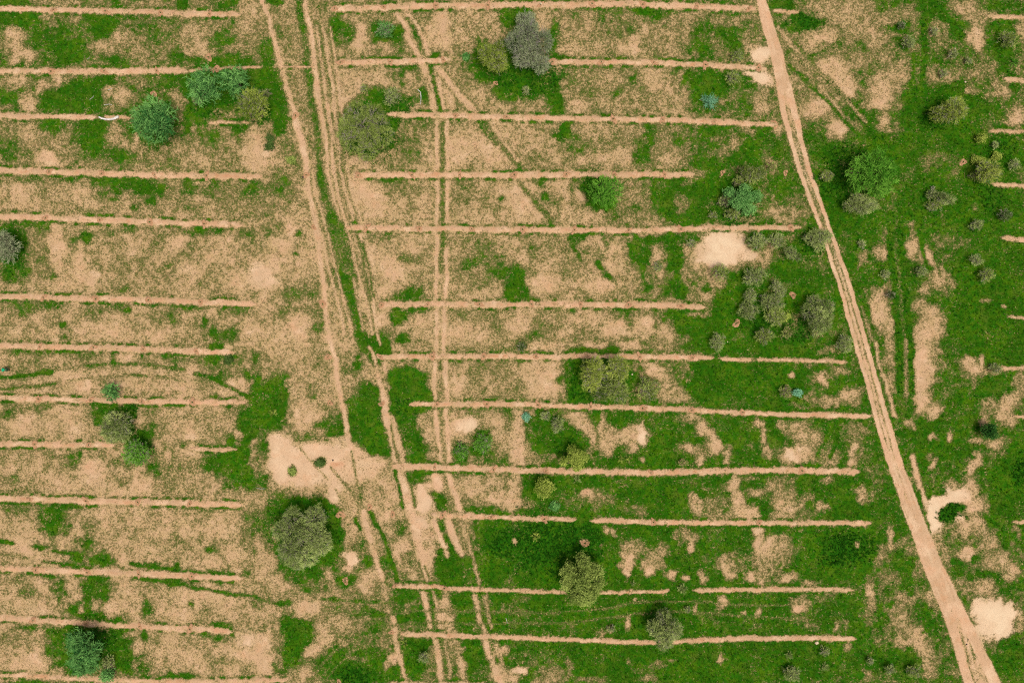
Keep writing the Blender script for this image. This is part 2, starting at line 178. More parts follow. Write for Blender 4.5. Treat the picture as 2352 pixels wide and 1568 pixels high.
(3,2): (.8, """20 8 30 10 .97;60 8 14 4 .5;70 12 6 6 .8;10 35 25 14 .97;51 34 4.5 6 .02;21 30 3 3 .05;15 45 5 6 .35;65 28 10 8 .45;70 37 5 6 .97;76 50 10 8 .3;52 55 12 6 .2;40 52 8 6 .5;30 57 14 4 .6;5 60 14 6 .95;13 76 5 5 .2;30 80 14 8 .45;40 90 14 8 .35;25 105 14 8 .05;18 103 5 5 -.15 p.6;33 100 10 6 .06;38 108 8 4 .25;50 100 10 10 .45;60 105 8 8 .35;80 100 5 9 0;77 110 3 4 .1;75 80 14 8 .4;90 90 8 10 .8;5 85 6 10 .97;65 75 8 8 .85;90 110 10 12 .75;12 135 14 10 .3;15 148 14 8 .2;35 145 10 8 .35;35 130 16 8 .97;60 130 20 8 .95;54 127 6 3 .35;70 150 25 10 .95;85 138 7 8 .15;95 140 8 6 .6;50 152 6 5 .3;38 149 4 3 .95;110 145 14 12 .85
113 10 7 20 .3;113 40 5 12 .4;142 25 7 30 -.1;148 30 7 14 .08;152 10 6 10 .35;160 20 6 8 .65;140 58 5 16 .02;150 60 10 8 .25;155 65 8 6 .12;132 75 7 6 .05;145 80 11 12 1;155 75 5 6 .97;160 90 8 10 1;145 100 20 14 .93;152 88 5 4 .1;167 88 3 6 .05;165 40 14 14 .8;172 45 8 8 .5;185 35 10 8 .6;210 10 30 14 .96;185 20 8 7 .2;196 17 2.5 6 .05;188 25 10 4 .2;205 25 9 5 .3;180 45 16 12 .75;205 45 14 14 .93;230 45 7 12 .3;222 55 8 8 .25;232 35 5 6 .4;200 60 10 10 .45;198 72 4 8 .2;218 62 8 8 .2;222 73 8 7 .25;215 68 5 4 .2;190 90 8 5 .25;212 95 10 8 .3;190 105 6 6 .5;190 112 5 9 .12 15;187 115 4 5 .1;182 60 12 14 .8;180 80 10 10 .8;151 112 2.5 7 .1 35;148 105 5 4 .4;225 120 16 30 1;215 140 14 20 1;232 118 8 12 1.05 L
185 135 6 14 .2;190 150 14 8 .08;172 140 10 8 -.15 p.8;160 147 10 5 -.2 p1;150 152 7 6 -.25 p1;170 130 6 5 .3;173 152 9 4 1.05 L;200 145 6 8 .6"""),
(0,3): (.25, """50 8 12 14 .85;60 14 8 8 .7;40 8 5 8 .6;85 10 8 10 .45;80 25 10 12 .6;75 18 4 4 .1;20 20 18 14 .2;35 32 8 3 .85;20 35 14 4 .12;5 27 9 2 .95;68 42 10 8 .95;92 45 12 6 .9;98 38 5 5 .7;60 36 12 2 .8;55 40 10 6 .3;120 10 14 10 .25;145 25 16 14 .3;112 42 6 6 0;165 25 8 4 .6;195 35 8 5 .65;163 49 4 5 .97;150 20 8 6 .15;200 15 14 8 .12;185 22 6 6 .45;228 10 8 12 .65;230 25 8 16 .6;215 40 10 6 .15;190 45 14 5 .2;135 48 14 2.5 .85;150 51 16 2 .9;190 54 20 2.5 .8;224 55 4 4 .75
20 65 20 8 .4;45 58 10 3 .9;55 72 9 12 .7;25 74 8 6 .55;15 85 14 8 .2;40 90 14 6 .2;65 70 7 10 .25;90 65 16 10 .95;95 78 14 10 .85;80 80 7 8 .95;75 90 14 6 .93;90 95 14 6 .97;105 98 8 4 .95;88 83 6 4 .5;68 92 4 4 .97;74 89 3 4 .25;135 60 14 3 .8;160 62 8 4 .95;170 66 14 3 .6;135 72 9 12 .4;115 80 14 10 .2;110 90 7 5 .5;135 90 8 8 .75;105 85 8 8 .15;150 80 14 10 .2;175 82 3 4 .9;190 75 18 10 .08;150 98 16 4 .4;170 92 14 6 .1;210 85 14 12 .1;225 80 12 14 .25;205 103 10 4 .9;213 108 2 6 .9;203 118 8 6 .95;195 113 10 3 .7;200 63 10 3 .8
25 105 14 3 .85;20 115 16 10 .45;50 108 12 6 .8;50 125 10 10 .6;15 125 12 8 .3;30 135 14 8 .06;20 140 16 6 .1;80 125 30 26 .97;110 115 14 20 .97;118 135 14 14 .97;60 120 8 10 .85;55 140 8 6 .8;125 140 5 6 .55;135 145 8 8 .9;120 112 6 4 .5;132 116 7 8 .55;133 113 3 3 .95;145 118 6 8 .5;128 125 6 6 .3;155 125 12 14 .2;170 135 14 10 .1;205 135 6 6 .5;205 125 14 8 .2;228 115 10 8 -.05 p.25;225 130 10 8 .03;145 145 8 7 .45;165 150 20 3 .85;210 150 16 5 .3;160 157 30 3 .3;30 157 40 3 .95"""),
(1,3): (.55, """42 25 40 32 .97;15 15 14 14 .8;10 25 10 14 .6;72 20 9 25 .98;45 52 26 6 .85;70 45 10 6 .85;10 45 10 10 .1;15 62 16 10 .2;3 40 6 20 .15;28 68 6 4 .1;85 15 6 14 .25;90 20 8 8 .2;90 12 3 4 .05;88 42 6 6 -.1 p.4;85 52 4 6 .05;78 45 5 6 .6;82 60 11 8 .97;75 55 5 5 .7;68 55 5 7 .2;62 52 4 4 .35;100 30 6 12 .6;103 45 4 6 .85;102 62 10 10 .2;100 72 8 7 .08;75 75 14 6 .4;55 68 10 6 .55;40 60 14 6 .65;48 71 3 3 .9;35 75 14 5 .35;60 78 12 4 .3
95 5 10 8 .3;118 3 7 6 .1;125 12 8 10 .4;120 20 8 6 .35;131 15 6 9 .65;133 30 6 6 .1;135 40 10 12 .03;140 42 6 6 .45;143 55 7 8 .3;130 52 6 6 .3;142 64 8 2 .9;120 45 6 6 .8;118 52 5 6 .75;152 10 9 8 -.05 p.3;157 20 8 8 .08;160 40 7 12 .08;170 12 5 6 .9;175 25 4 8 .85;168 45 5 12 .93;180 45 10 20 .97;180 60 12 10 .97;215 30 20 25 .98;225 30 12 12 1.05 L;200 45 10 20 .8;195 15 6 12 .45;220 55 16 14 .98
5 80 14 5 .4;10 95 12 12 .3;3 85 5 5 .6;50 85 16 5 .05;45 90 14 7 .02;60 93 8 4 .15;25 82 8 3 .8;65 87 6 3 .45;85 75 10 4 .4;80 92 8 6 .3;75 100 16 10 .4;100 78 14 4 .6;95 90 10 6 .6;70 80 8 2 .9;90 95 8 6 .7;105 90 8 5 .85;110 93 10 3 .95;32 105 9 12 .97;45 103 12 9 .97;38 118 16 12 .97;30 130 10 16 .95;45 115 8 5 .95;18 120 8 10 .5;5 120 10 14 .03;10 140 14 12 .02;12 152 10 6 0;5 105 8 8 .4;22 143 6 10 .65;58 122 14 5 .05 -35;50 130 9 5 .05;66 115 8 8 .2;80 120 6 4 .2;55 138 7 5 .6;45 146 7 4 .1;42 150 4 4 .12;75 110 8 6 .55;90 108 10 5 .45;65 102 8 8 .45
100 140 40 16 .93;80 145 20 10 .92;95 120 10 8 .6;92 135 10 5 .6;125 135 8 7 .05;120 140 5 4 .3;135 145 8 10 .9;90 150 14 8 1.05 L;110 105 8 8 .9;150 90 10 5 .96;140 75 14 8 .95;165 78 6 8 .97;140 98 16 6 .96;150 120 14 6 1;145 135 10 18 .97;190 80 14 8 .97;195 95 14 8 .96;225 80 14 6 .97;220 100 16 8 .97;200 130 12 18 .95;195 120 10 5 .97;172 88 6 14 .2;175 100 6 8 .12;185 125 6 14 .3;189 140 6 8 .1;190 150 4 6 .2;180 115 5 5 .4;225 125 5 6 .1;230 118 8 4 .95;226 135 8 4 .9;222 145 6 8 .25;230 150 6 5 .3"""),
(2,3): (.93, """25 30 25 30 1.02 L;65 25 18 22 1.05 L;35 60 25 14 1;67 27 4 5 0;82 30 1.5 1.5 .1;2.5 27 2 3 .05;65 7 7 7 1.05;87 17 6 4 .1 20;93 20 4 4 .25;107 45 6 14 .1;106 55 4 5 0;100 47 5 4 .2;112 32 10 8 .4;128 45 8 12 .3;127 55 4 5 0;135 40 8 12 .4;146 57 6 5 .08;163 28 6 8 .2;164 33 4 3 .03;155 22 7 8 .5;160 60 4 3 .12;175 58 5 7 .1;178 42 4 6 .5;194 45 10 8 .35;198 53 8 8 .12;197 50 4 3 .03;206 45 10 12 .6;219 60 5 4 .08;227 18 6 6 .03;230 32 7 10 -.05;228 45 8 10 .35;232 60 6 8 .3;190 28 10 8 .8;100 12 10 6 .8;195 2 20 4 .4;220 3 12 4 .1
193 81 5 7 .1;169 88 2 5 .1;226 92 3 5 .1 20;214 91 2 2 .25;106 102 3 8 .25;90 108 3 3 .05;82 110 7 4 .5;113 80 2 1.5 .15;180 97 12 6 .75;7 145 7 4 -.1 p.3;40 150 18 8 .5;50 137 4 6 .3;54 145 4 4 .3;30 155 10 4 .3;80 135 8 6 .6;85 130 8 5 .65;75 153 16 4 .5;108 138 4 4 .4;120 145 14 6 .7;125 153 10 4 .4;135 140 6 4 .5;147 136 4 1.5 .25;191 134 3 5 .1;60 130 25 6 .85;2 153 4 4 .25"""),
(3,3): (.75, """10 3 8 5 .3;22 2 10 4 .25;40 3 20 4 .7;75 4 30 5 .95;8 40 14 18 .35;3 25 4 5 .03;15 30 10 8 .4;5 55 10 8 .6;20 60 10 5 .1;40 65 8 3 .35;65 35 40 25 .97;70 33 22 17 1.05 L;82 30 2.5 2.5 .15;71 51 1.5 1.5 .1;80 50 1.2 1.2 .1;60 55 30 8 .95;113 20 4 9 .1;115 32 5 5 .3;105 42 6 10 .45;110 55 10 10 .55;100 62 10 8 .6;125 15 10 12 .95;125 28 8 4 .5;122 45 8 12 .85;128 60 8 14 .93;140 55 6 14 .5;150 65 5 10 .3;132 35 8 8 .6;140 75 8 14 .75;152 80 5 8 .4
30 82 12 6 .35;28 88 8 3 .05;10 85 12 10 .95;50 80 14 4 .6;40 95 14 6 .7;40 105 12 8 .6;62 107 3 5 .1;74 105 4 6 .35;55 105 7 8 .95;75 85 14 8 .93;95 72 5 8 .1;95 85 5 8 .35;97 97 8 6 .4;120 90 14 12 .45;125 78 8 6 .4;125 105 14 14 .35;135 110 8 8 .2;140 118 8 10 .12;145 130 10 10 .25;155 105 8 12 .8;160 120 6 12 .75;85 110 10 10 .92;105 100 8 12 .85;110 110 10 10 .6;112 84 4 3 .97;120 120 8 6 .4;150 145 10 8 .4;165 140 8 14 .7;30 130 40 20 .96;75 125 4 5 .2;85 140 25 14 .85;110 135 16 10 .92;90 150 6 6 .4;130 140 14 10 .92
155 10 7 14 -.25 p1;150 4 6 6 -.25 p1;175 6 6 5 -.2 p.9;165 2 10 5 1.05 L;180 15 10 10 .15;190 10 8 10 .15;165 18 8 8 .5;170 28 10 6 .7;155 30 6 12 .3;165 40 6 14 .35;182 38 8 6 .03;190 25 10 8 .7;200 20 10 8 .4;212 8 10 8 .93;225 10 8 10 .95;227 18 4 6 .15;225 28 3 4 .15;220 20 8 10 .85;205 30 8 6 .25;230 35 6 10 .7;189 42 3 3 .95;180 52 12 6 .9;190 50 8 6 .6;210 45 14 10 .35;225 55 10 8 .2;200 57 4 3 .95;208 58 5 3 .93;230 68 5 4 .85;180 65 8 8 .5;195 68 14 8 .35;185 78 5 5 .6;195 88 10 10 .1 p.6;210 95 16 16 -.35 p1.1;215 110 12 10 -.3 p1.1;225 90 8 6 -.25 p1;198 108 10 12 .0 p.7;232 82 4 4 .7;233 100 4 10 .4;225 132 16 19 1;210 125 8 6 .6;218 121 6 5 .85"""),
}

# bare-earth planting strips, picture units: (points, width)
STRIPS = [
 ([(-90,20),(0,23),(300,27),(550,33)],15), ([(-90,168),(0,166),(240,165),(430,161)],15), ([(430,161),(520,156),(600,153)],7), ([(640,152),(720,152)],4),
 ([(-90,264),(0,267),(225,271)],14), ([(240,268),(298,270)],9), ([(480,281),(572,281)],9),
 ([(-90,388),(0,392),(350,402),(600,405)],15), ([(-90,492),(0,497),(300,508),(560,518)],15), ([(-90,679),(0,681),(300,688),(590,698)],15),
 ([(-90,791),(0,794),(300,800),(540,810)],14), ([(-90,912),(0,914),(300,921),(565,924)],13), ([(-90,1017),(0,1019),(265,1022)],14), ([(440,1030),(545,1033)],10),
 ([(-90,1141),(0,1144),(300,1151),(555,1158)],15), ([(-90,1300),(0,1304),(300,1316),(560,1327)],15), ([(-90,1411),(0,1417),(300,1436),(535,1448)],14),
 ([(-90,1542),(0,1548),(100,1552),(260,1560),(420,1563),(660,1560)],12),
 ([(760,20),(950,13),(1200,12),(1450,12),(1735,22)],16), ([(1775,24),(1835,28)],10), ([(775,143),(900,142),(1030,137)],15), ([(1260,142),(1500,145),(1720,156),(1760,158)],13),
 ([(890,262),(1200,270),(1500,275),(1785,287)],14), ([(815,403),(1100,401),(1400,401),(1595,402)],14), ([(795,523),(1100,526),(1450,529),(1640,524),(1838,523)],13),
 ([(870,700),(1200,698),(1500,700),(1620,705)],15), ([(865,819),(1100,818),(1400,818),(1640,822)],13), ([(1652,824),(1945,831)],10),
 ([(940,928),(1200,928),(1500,938),(1800,950),(1998,955)],13), ([(900,1070),(1200,1080),(1500,1084),(1800,1078),(1972,1083)],16),
 ([(990,1182),(1200,1190),(1322,1193)],12), ([(1355,1194),(1500,1197),(1850,1200),(2000,1200)],13),
 ([(905,1345),(1200,1357),(1300,1359)],11), ([(1370,1360),(1538,1356)],10), ([(1592,1354),(1800,1353),(1960,1354)],12),
 ([(922,1455),(1200,1463),(1500,1475),(1700,1466),(1970,1467)],13), ([(890,1570),(1130,1571)],12),
 ([(2265,38),(2352,43),(2450,47)],11), ([(2305,180),(2352,187),(2450,192)],12), ([(2268,302),(2352,304),(2450,306)],9), ([(2275,422),(2352,428),(2450,432)],11),
 ([(2300,545),(2352,551),(2450,555)],13), ([(2314,727),(2352,731),(2450,735)],9), ([(2285,843),(2352,846),(2450,849)],11), ([(2325,955),(2352,957),(2450,960)],9), ([(2324,1198),(2352,1200),(2450,1204)],9)]

# worn wheel marks: (points, width, cover)
def tl(c, r, pts): return [(588*c + 2.502*u, 392.3*r + 2.502*v) for u, v in pts]
MARKS = [
 # green strip between the two sandy tracks
 ([(686,-40),(686,0),(693,62),(703,125),(711,188),(716,238),(728,313),(733,393),(738,420)],13,.84),
 ([(738,392),(748,455),(763,505)],17,.86), ([(763,505),(778,555),(788,605),(803,655)],42,.87), ([(775,470),(800,560),(820,640)],16,.75), ([(798,642),(808,680),(818,717),(828,767),(838,800)],24,.9), ([(828,767),(850,800),(866,830)],26,.9),
 ([(669,0),(680,125),(690,200)],8,.45),
 # sandy track on the left
 ([(592,-40),(600,0),(620,50)],6,.02), ([(620,50),(638,125),(658,200),(676,263)],7,.12), ([(676,263),(693,325),(703,393)],13,-.05), ([(703,392),(713,442),(721,492),(731,542)],9,.0), ([(731,542),(738,617),(746,680),(753,742),(758,785)],7,.08),
 ([(761,785),(771,835),(781,897),(788,947),(798,997),(806,1030)],8,.05),
 ([(833,1175),(846,1226),(858,1264),(868,1301),(876,1331)],8,.08), ([(876,1331),(886,1364),(893,1401),(901,1426)],4,.3), ([(901,1418),(908,1464),(918,1514),(930,1568),(940,1610)],7,.15),
 ([(806,1035),(818,1097),(831,1160)],2.5,.75), ([(846,1176),(868,1214),(888,1256),(903,1301),(911,1334)],6,.97), ([(815,1190),(828,1215)],5,.95),
 # second track, right of the green strip
 ([(697,-30),(701,12),(713,75),(721,150),(731,225),(741,288),(756,350),(763,393)],7,.08), ([(738,105),(748,150),(758,200),(763,232)],3.5,.9), ([(751,238),(768,313),(778,363)],5,.12), ([(741,238),(756,313)],3,.75), ([(778,350),(786,390)],4,.9),
 ([(771,412),(783,467),(798,517)],5,.12), ([(801,417),(813,492)],4,.12), ([(790,415),(804,490)],3,.7), ([(808,492),(818,517)],5,.9),
 ([(826,537),(836,580),(846,630),(856,692),(863,755),(873,790)],3.5,.12), ([(820,540),(831,580),(840,630),(850,690)],4,.8), ([(832,560),(848,620),(856,680)],4,.85), ([(812,640),(823,700),(833,760)],3.5,.2),
 ([(848,797),(863,830),(871,872),(881,910),(893,960),(901,1010),(908,1060)],5,.12), ([(868,860),(876,910),(888,960),(898,1010),(905,1060)],4,.15), ([(881,835),(886,855)],4,.1), ([(901,960),(916,1010),(926,1065)],8,.15), ([(896,965),(910,1050)],3,.8),
 ([(881,920),(891,975)],9,-.05), ([(913,1080),(933,1135),(943,1177),(956,1226)],22,.05), ([(908,1080),(918,1130),(924,1165)],5,.9), ([(936,1085),(946,1130),(953,1165)],4,.85),
 ([(956,1226),(968,1276),(983,1331)],20,.12), ([(962,1290),(978,1340)],3,.8), ([(976,1300),(990,1340)],3,.8), ([(968,1346),(981,1401),(991,1451)],8,.05), ([(993,1350),(1005,1401),(1014,1446)],4,.15), ([(985,1350),(998,1440)],4,.85), ([(1001,1464),(1008,1514),(1013,1568),(1018,1610)],8,.1), ([(1020,1464),(1030,1520),(1034,1560)],5,.35),
 # third track from the top strip downwards
 ([(908,25),(926,55),(943,95),(963,130)],7,.08), ([(933,25),(956,55),(976,100),(988,130)],5,.1), ([(936,42),(956,82),(970,120)],6,.85), ([(971,150),(983,188),(991,225),(996,258)],6,.08), ([(988,150),(996,188),(1008,238),(1013,256)],6,.9), ([(981,170),(991,212)],4,.85), ([(978,150),(1003,250)],3,.15), ([(1003,155),(1018,250)],4,.1),
 ([(1003,280),(1003,400),(1003,520)],5,.08), ([(1026,280),(1026,400),(1026,520)],5,.08), ([(1017,285),(1016,400),(1015,515)],7,.8), ([(1003,535),(1002,690)],5,.06), ([(1026,570),(1024,690)],5,.04), ([(1017,535),(1018,560)],14,.85), ([(1015,560),(1013,625)],8,.75),
 ([(1003,710),(1000,810)],5,.1), ([(1021,710),(1019,810)],7,.02), ([(998,830),(998,920)],6,.08), ([(1023,830),(1025,920)],7,.05), ([(1013,830),(1012,850)],6,.8),
 ([(1000,945),(1008,1000),(1013,1065)],6,.05), ([(1023,945),(1028,1000),(1033,1065)],6,.05), ([(1013,990),(1022,1060)],5,.5), ([(1026,1085),(1046,1135),(1058,1178)],9,.04), ([(1020,1085),(1030,1130),(1040,1170)],4,.6), ([(1000,1090),(1010,1120)],16,-.05),
 ([(1028,1196),(1046,1239),(1058,1271)],11,.0), ([(998,1196),(1013,1239),(1028,1276)],9,.03), ([(1060,1200),(1083,1276),(1100,1340)],5,.3), ([(1050,1196),(1075,1276)],4,.5), ([(1088,1364),(1103,1426),(1116,1455)],7,.15), ([(1116,1470),(1128,1514),(1151,1568),(1165,1610)],9,.05), ([(1113,1370),(1128,1440)],5,.35), ([(1140,1480),(1165,1560)],7,.3), ([(1108,1400),(1130,1460)],3,.8),
 # diagonal track
 ([(1001,150),(1038,200),(1088,255)],8,.12), ([(1016,155),(1058,205),(1103,255)],3,.65), ([(1001,165),(1040,215),(1075,260)],3,.6), ([(1101,280),(1126,313),(1140,330)],7,.85), ([(1112,275),(1145,320),(1176,363),(1196,385)],9,.8), ([(1196,422),(1233,467),(1271,512)],9,.8), ([(1309,557),(1334,597)],7,.85), ([(1371,605),(1388,625),(1406,642)],10,.9), ([(1406,642),(1434,680)],6,.6), ([(1130,290),(1190,370)],3,.15),
 # wheel marks of a turning vehicle on the left
 (tl(0,2,[(0,33),(25,31),(50,27)]),5,.92), (tl(0,2,[(50,27),(75,24)]),3,.6), (tl(0,2,[(75,24),(105,20),(130,20),(160,23),(170,26)]),4.5,.85), (tl(0,2,[(180,28),(200,35),(215,44),(230,52)]),5.5,.95), (tl(0,2,[(0,44),(50,38)]),4.5,.88), (tl(0,2,[(60,36),(85,33),(125,30),(150,32),(170,36)]),3,.62), (tl(0,2,[(120,30),(135,31)]),4,.85), (tl(0,2,[(145,31.5),(155,33)]),4,.85),
 (tl(0,3,[(48,35),(75,39)]),4,.9), (tl(0,3,[(0,27),(12,28)]),6,.95), (tl(0,3,[(0,38),(25,41)]),2.5,.7), (tl(0,3,[(40,44),(80,50)]),4,.9), (tl(0,3,[(120,47),(165,53)]),5,.93), (tl(0,3,[(130,60),(165,66),(205,73),(235,77)]),4.5,.92), (tl(1,3,[(0,78),(25,85)]),4,.85), (tl(1,3,[(60,79),(100,82),(122,83)]),4,.85), (tl(1,3,[(60,90),(105,93)]),3,.7),
 # pale wheel lines across the lower meadow
 (tl(1,3,[(125,93),(150,90),(200,90),(235,91.5)])+tl(2,3,[(40,92),(80,88),(110,83),(140,81),(180,82),(225,85),(235,85)])+tl(3,3,[(20,84),(30,83)]),4.5,.66),
 (tl(1,3,[(125,104),(145,101),(200,101),(235,102)])+tl(2,3,[(50,101),(90,96),(120,92),(150,91),(200,94),(235,97)])+tl(3,3,[(20,98),(35,99)]),4.5,.66),
 (tl(1,3,[(125,93),(105,103),(80,120),(60,140),(48,160)]),4,.66), (tl(1,3,[(125,104),(100,118),(75,140),(60,160)]),4,.66),
 (tl(1,2,[(90,53),(93,75),(97,95)]),4,.78), (tl(0,2,[(232,50),(233,78)]),3,.8),
 # far right tracks
 (tl(3,0,[(143,-8),(143,20),(143,60),(140,85)]),9,.95), (tl(3,0,[(140,85),(133,120),(128,157)]),5,.85), (tl(3,0,[(133,50),(132,80)]),7,.85), (tl(3,0,[(150,5),(165,15),(178,32)]),12,.97),
 (tl(3,1,[(113,40),(113,80),(117,120),(120,157)])+tl(3,2,[(121,45)]),11,.95), (tl(3,1,[(122,48),(124,80),(127,120),(130,157)])+tl(3,2,[(131,45)]),13,.95), (tl(3,1,[(118,60),(121,120),(124,150)]),6,.7), (tl(3,1,[(133,35),(140,60),(145,85)]),5,.92), (tl(3,1,[(145,40),(150,70),(158,95)]),4,.85),
 (tl(3,2,[(126,0),(126,50)]),7,.45), (tl(3,1,[(148,0),(175,18),(205,45)]),4,.8), (tl(3,1,[(170,20),(188,40)]),3.5,.8), (tl(3,1,[(124,0),(124,20)]),3,.8), (tl(3,1,[(135,0),(136,30)]),3,.8),
 (tl(3,2,[(98,0),(102,20),(110,45),(117,68)]),5,.2), (tl(3,1,[(86,125),(95,155)]),4,.4), (tl(3,2,[(132,105),(138,132)]),8,.1), (tl(3,2,[(141,135),(144,150)]),6,.1), (tl(3,3,[(143,0),(149,18)]),4,.85),
 (tl(3,0,[(20,60),(40,78),(60,100),(85,125)]),6,.92), (tl(3,0,[(55,72),(75,95),(100,128)]),8,.95), (tl(3,0,[(10,25),(30,50),(62,80),(90,112)]),5,.3), (tl(3,0,[(30,45),(50,70),(70,90)]),8,.7), (tl(3,0,[(48,78),(70,108)]),3,.3),
 (tl(3,0,[(105,125),(112,140)]),9,.95),
 # thin marks over the open sand
 (tl(1,2,[(40,97),(55,115),(65,126)]),2.2,.62), (tl(1,2,[(68,115),(80,130),(90,142)]),3,.75), (tl(1,2,[(72,135),(85,152)]),2.4,.65),
 (tl(2,2,[(50,0),(50,1)]),1,.5), (tl(3,2,[(60,75),(45,105)]),6,.85), (tl(3,2,[(64,85),(56,105)]),5,.95),
]
for _o, _v, _w in ((19,.10,2.5),(26,.62,2),(33,.12,2.5),(42,.6,2),(49,.14,3),(58,.62,2),(66,.18,2.5)):
    MARKS.append(([(x + _o, y) for x, y in [(693,62),(703,125),(711,188),(716,238),(728,313),(733,393),(748,455),(763,505)]], _w, _v))
for _o, _v, _w in ((-36,.16,3),(-28,.6,2),(-20,.2,2.5),(28,.14,2.5),(35,.62,2)):
    MARKS.append(([(x + _o, y) for x, y in [(738,392),(748,455),(763,505),(778,555),(788,605),(798,642),(808,680),(818,717),(828,767)]], _w, _v))
ROAD_L = [(1728,-60),(1737,0),(1752,60),(1771,125),(1796,250),(1834,392),(1879,517),(1922,642),(1962,785),(1997,910),(2029,1035),(2077,1177),(2124,1302),(2177,1427),(2222,1569),(2240,1650)]
ROAD_R = [(1744,-60),(1757,0),(1776,60),(1798,125),(1826,250),(1859,392),(1904,517),(1949,642),(1989,785),(2024,910),(2060,1035),(2112,1177),(2164,1302),(2226,1427),(2296,1569),(2320,1650)]
# ---------------------------------------------------------------- cover raster (metres on the real ground)
UX0, UX1, UY0, UY1, UST = -170.0, 2522.0, -170.0, 1738.0, 2.5
gx = np.arange(UX0, UX1 + .1, UST); gy = np.arange(UY0, UY1 + .1, UST)
GXu, GYu = np.meshgrid(gx, gy)
XM, YM = (GXu - 1176) * S, (784 - GYu) * S
TS = 588.0; TV = 392.3; KU = 2.502
def base_cover():
    B = np.array([[COVER[(c, r)][0] for c in range(4)] for r in range(4)])
    u = np.clip(GXu / TS - .5, 0, 2.999); v = np.clip(GYu / TV - .5, 0, 2.999)
    i = u.astype(int); j = v.astype(int); fu = sstep(0, 1, u - i); fv = sstep(0, 1, v - j)
    return (B[j, i]*(1-fu)+B[j, i+1]*fu)*(1-fv)+(B[j+1, i]*(1-fu)+B[j+1, i+1]*fu)*fv
G = base_cover()
Pm = np.zeros_like(G); Lm = np.zeros_like(G); Rm = np.zeros_like(G)
wx = (fbm(XM, YM, 1.7, 1, 3) - .5) * 26 + (vn(XM, YM, .42, 5) - .5) * 9
wy = (fbm(XM, YM, 1.7, 11, 3) - .5) * 26 + (vn(XM, YM, .42, 15) - .5) * 9
WXu, WYu = GXu + wx, GYu + wy

def window(x0, x1, y0, y1):
    i0 = max(0, int((x0 - UX0) / UST)); i1 = min(len(gx), int((x1 - UX0) / UST) + 2)
    j0 = max(0, int((y0 - UY0) / UST)); j1 = min(len(gy), int((y1 - UY0) / UST) + 2)
    return slice(j0, j1), slice(i0, i1)

for (c, r), (_, txt) in COVER.items():
    for it in txt.replace('\n', ';').split(';'):
        f = it.split()
        if not f: continue
        u, v, ru, rv, val = map(float, f[:5])
        rot = 0.; p = l = rd = 0.
        for x in f[5:]:
            if x == 'L': l = 1.
            elif x[0] == 'p': p = float(x[1:])
            elif x[0] == 'r': rd = float(x[1:])
            else: rot = math.radians(float(x))
        cx, cy = TS*c + KU*u, TV*r + KU*v
        a, b = KU*ru, KU*rv
        m = max(a, b) * 1.6 + 20
        sl_ = window(cx - m, cx + m, cy - m, cy + m)
        k = min(1., min(a, b) / 14.)
        dx = GXu[sl_] + wx[sl_]*k - cx; dy = GYu[sl_] + wy[sl_]*k - cy
        ca, sa = math.cos(rot), math.sin(rot)
        q = np.sqrt(((dx*ca + dy*sa)/a)**2 + ((-dx*sa + dy*ca)/b)**2)
        mk = 1 - (sstep(.38, 1.48, q) if p < .7 else sstep(.25, 1.5, q))
        G[sl_] += (val - G[sl_]) * mk
        Pm[sl_] += (p - Pm[sl_]) * mk; Lm[sl_] += (l - Lm[sl_]) * mk; Rm[sl_] += (rd - Rm[sl_]) * mk

mid = 1 - np.abs(2*np.clip(G, 0, 1) - 1)**3
lo = (G > -.08) & (Pm < .2)
G = np.where(lo, .13 + .85*G, G)
G += (fbm(XM, YM, 2.2, 21, 4) - .5) * (.14 + .30 * mid)
G += (vn(XM, YM, .55, 27) - .5) * (.08 + .20 * mid) + (vn(XM, YM, .3, 29) - .5) * .22 * mid

def line_dist(pts, sl_, warp=.3):
    px = GXu[sl_] + wx[sl_]*warp; py = GYu[sl_] + wy[sl_]*warp
    best = np.full(px.shape, 1e9); al = np.zeros(px.shape); s0 = 0.
    for (x0, y0), (x1, y1) in zip(pts[:-1], pts[1:]):
        ex, ey = x1-x0, y1-y0; L2 = ex*ex + ey*ey + 1e-9
        t = np.clip(((px-x0)*ex + (py-y0)*ey)/L2, 0, 1)
        dd = np.hypot(px-x0-t*ex, py-y0-t*ey)
        up = dd < best
        best = np.where(up, dd, best); al = np.where(up, s0 + t*math.sqrt(L2), al)
        s0 += math.sqrt(L2)
    return best, al, s0

def bbox(pts, m):
    xs = [p[0] for p in pts]; ys = [p[1] for p in pts]
    return window(min(xs)-m, max(xs)+m, min(ys)-m, max(ys)+m)

for pts, wd, val in MARKS:
    wd = wd*1.3 + .4 if wd < 12 else wd
    dry = .5 < val < .9
    sl_ = bbox(pts, wd*2 + 15)
    dd, al, tot = line_dist(pts, sl_, .15 if wd < 6 else .35)
    hw = wd/2
    mk = 1 - sstep(hw*.45, hw*1.5 + 1.2, dd)
    mk = mk * np.clip(.38 + .6*vn(XM[sl_], YM[sl_], 1.3, 33) + .6*vn(XM[sl_], YM[sl_], .34, 34), 0, 1)
    tgt = np.where(G[sl_] < .55, val*.86, val) if dry else val
    G[sl_] += (tgt - G[sl_]) * mk
    Pm[sl_] *= 1 - .6*mk
    if val >= .95 and pts[0][0] > 1900: Lm[sl_] = np.maximum(Lm[sl_], .2*mk)

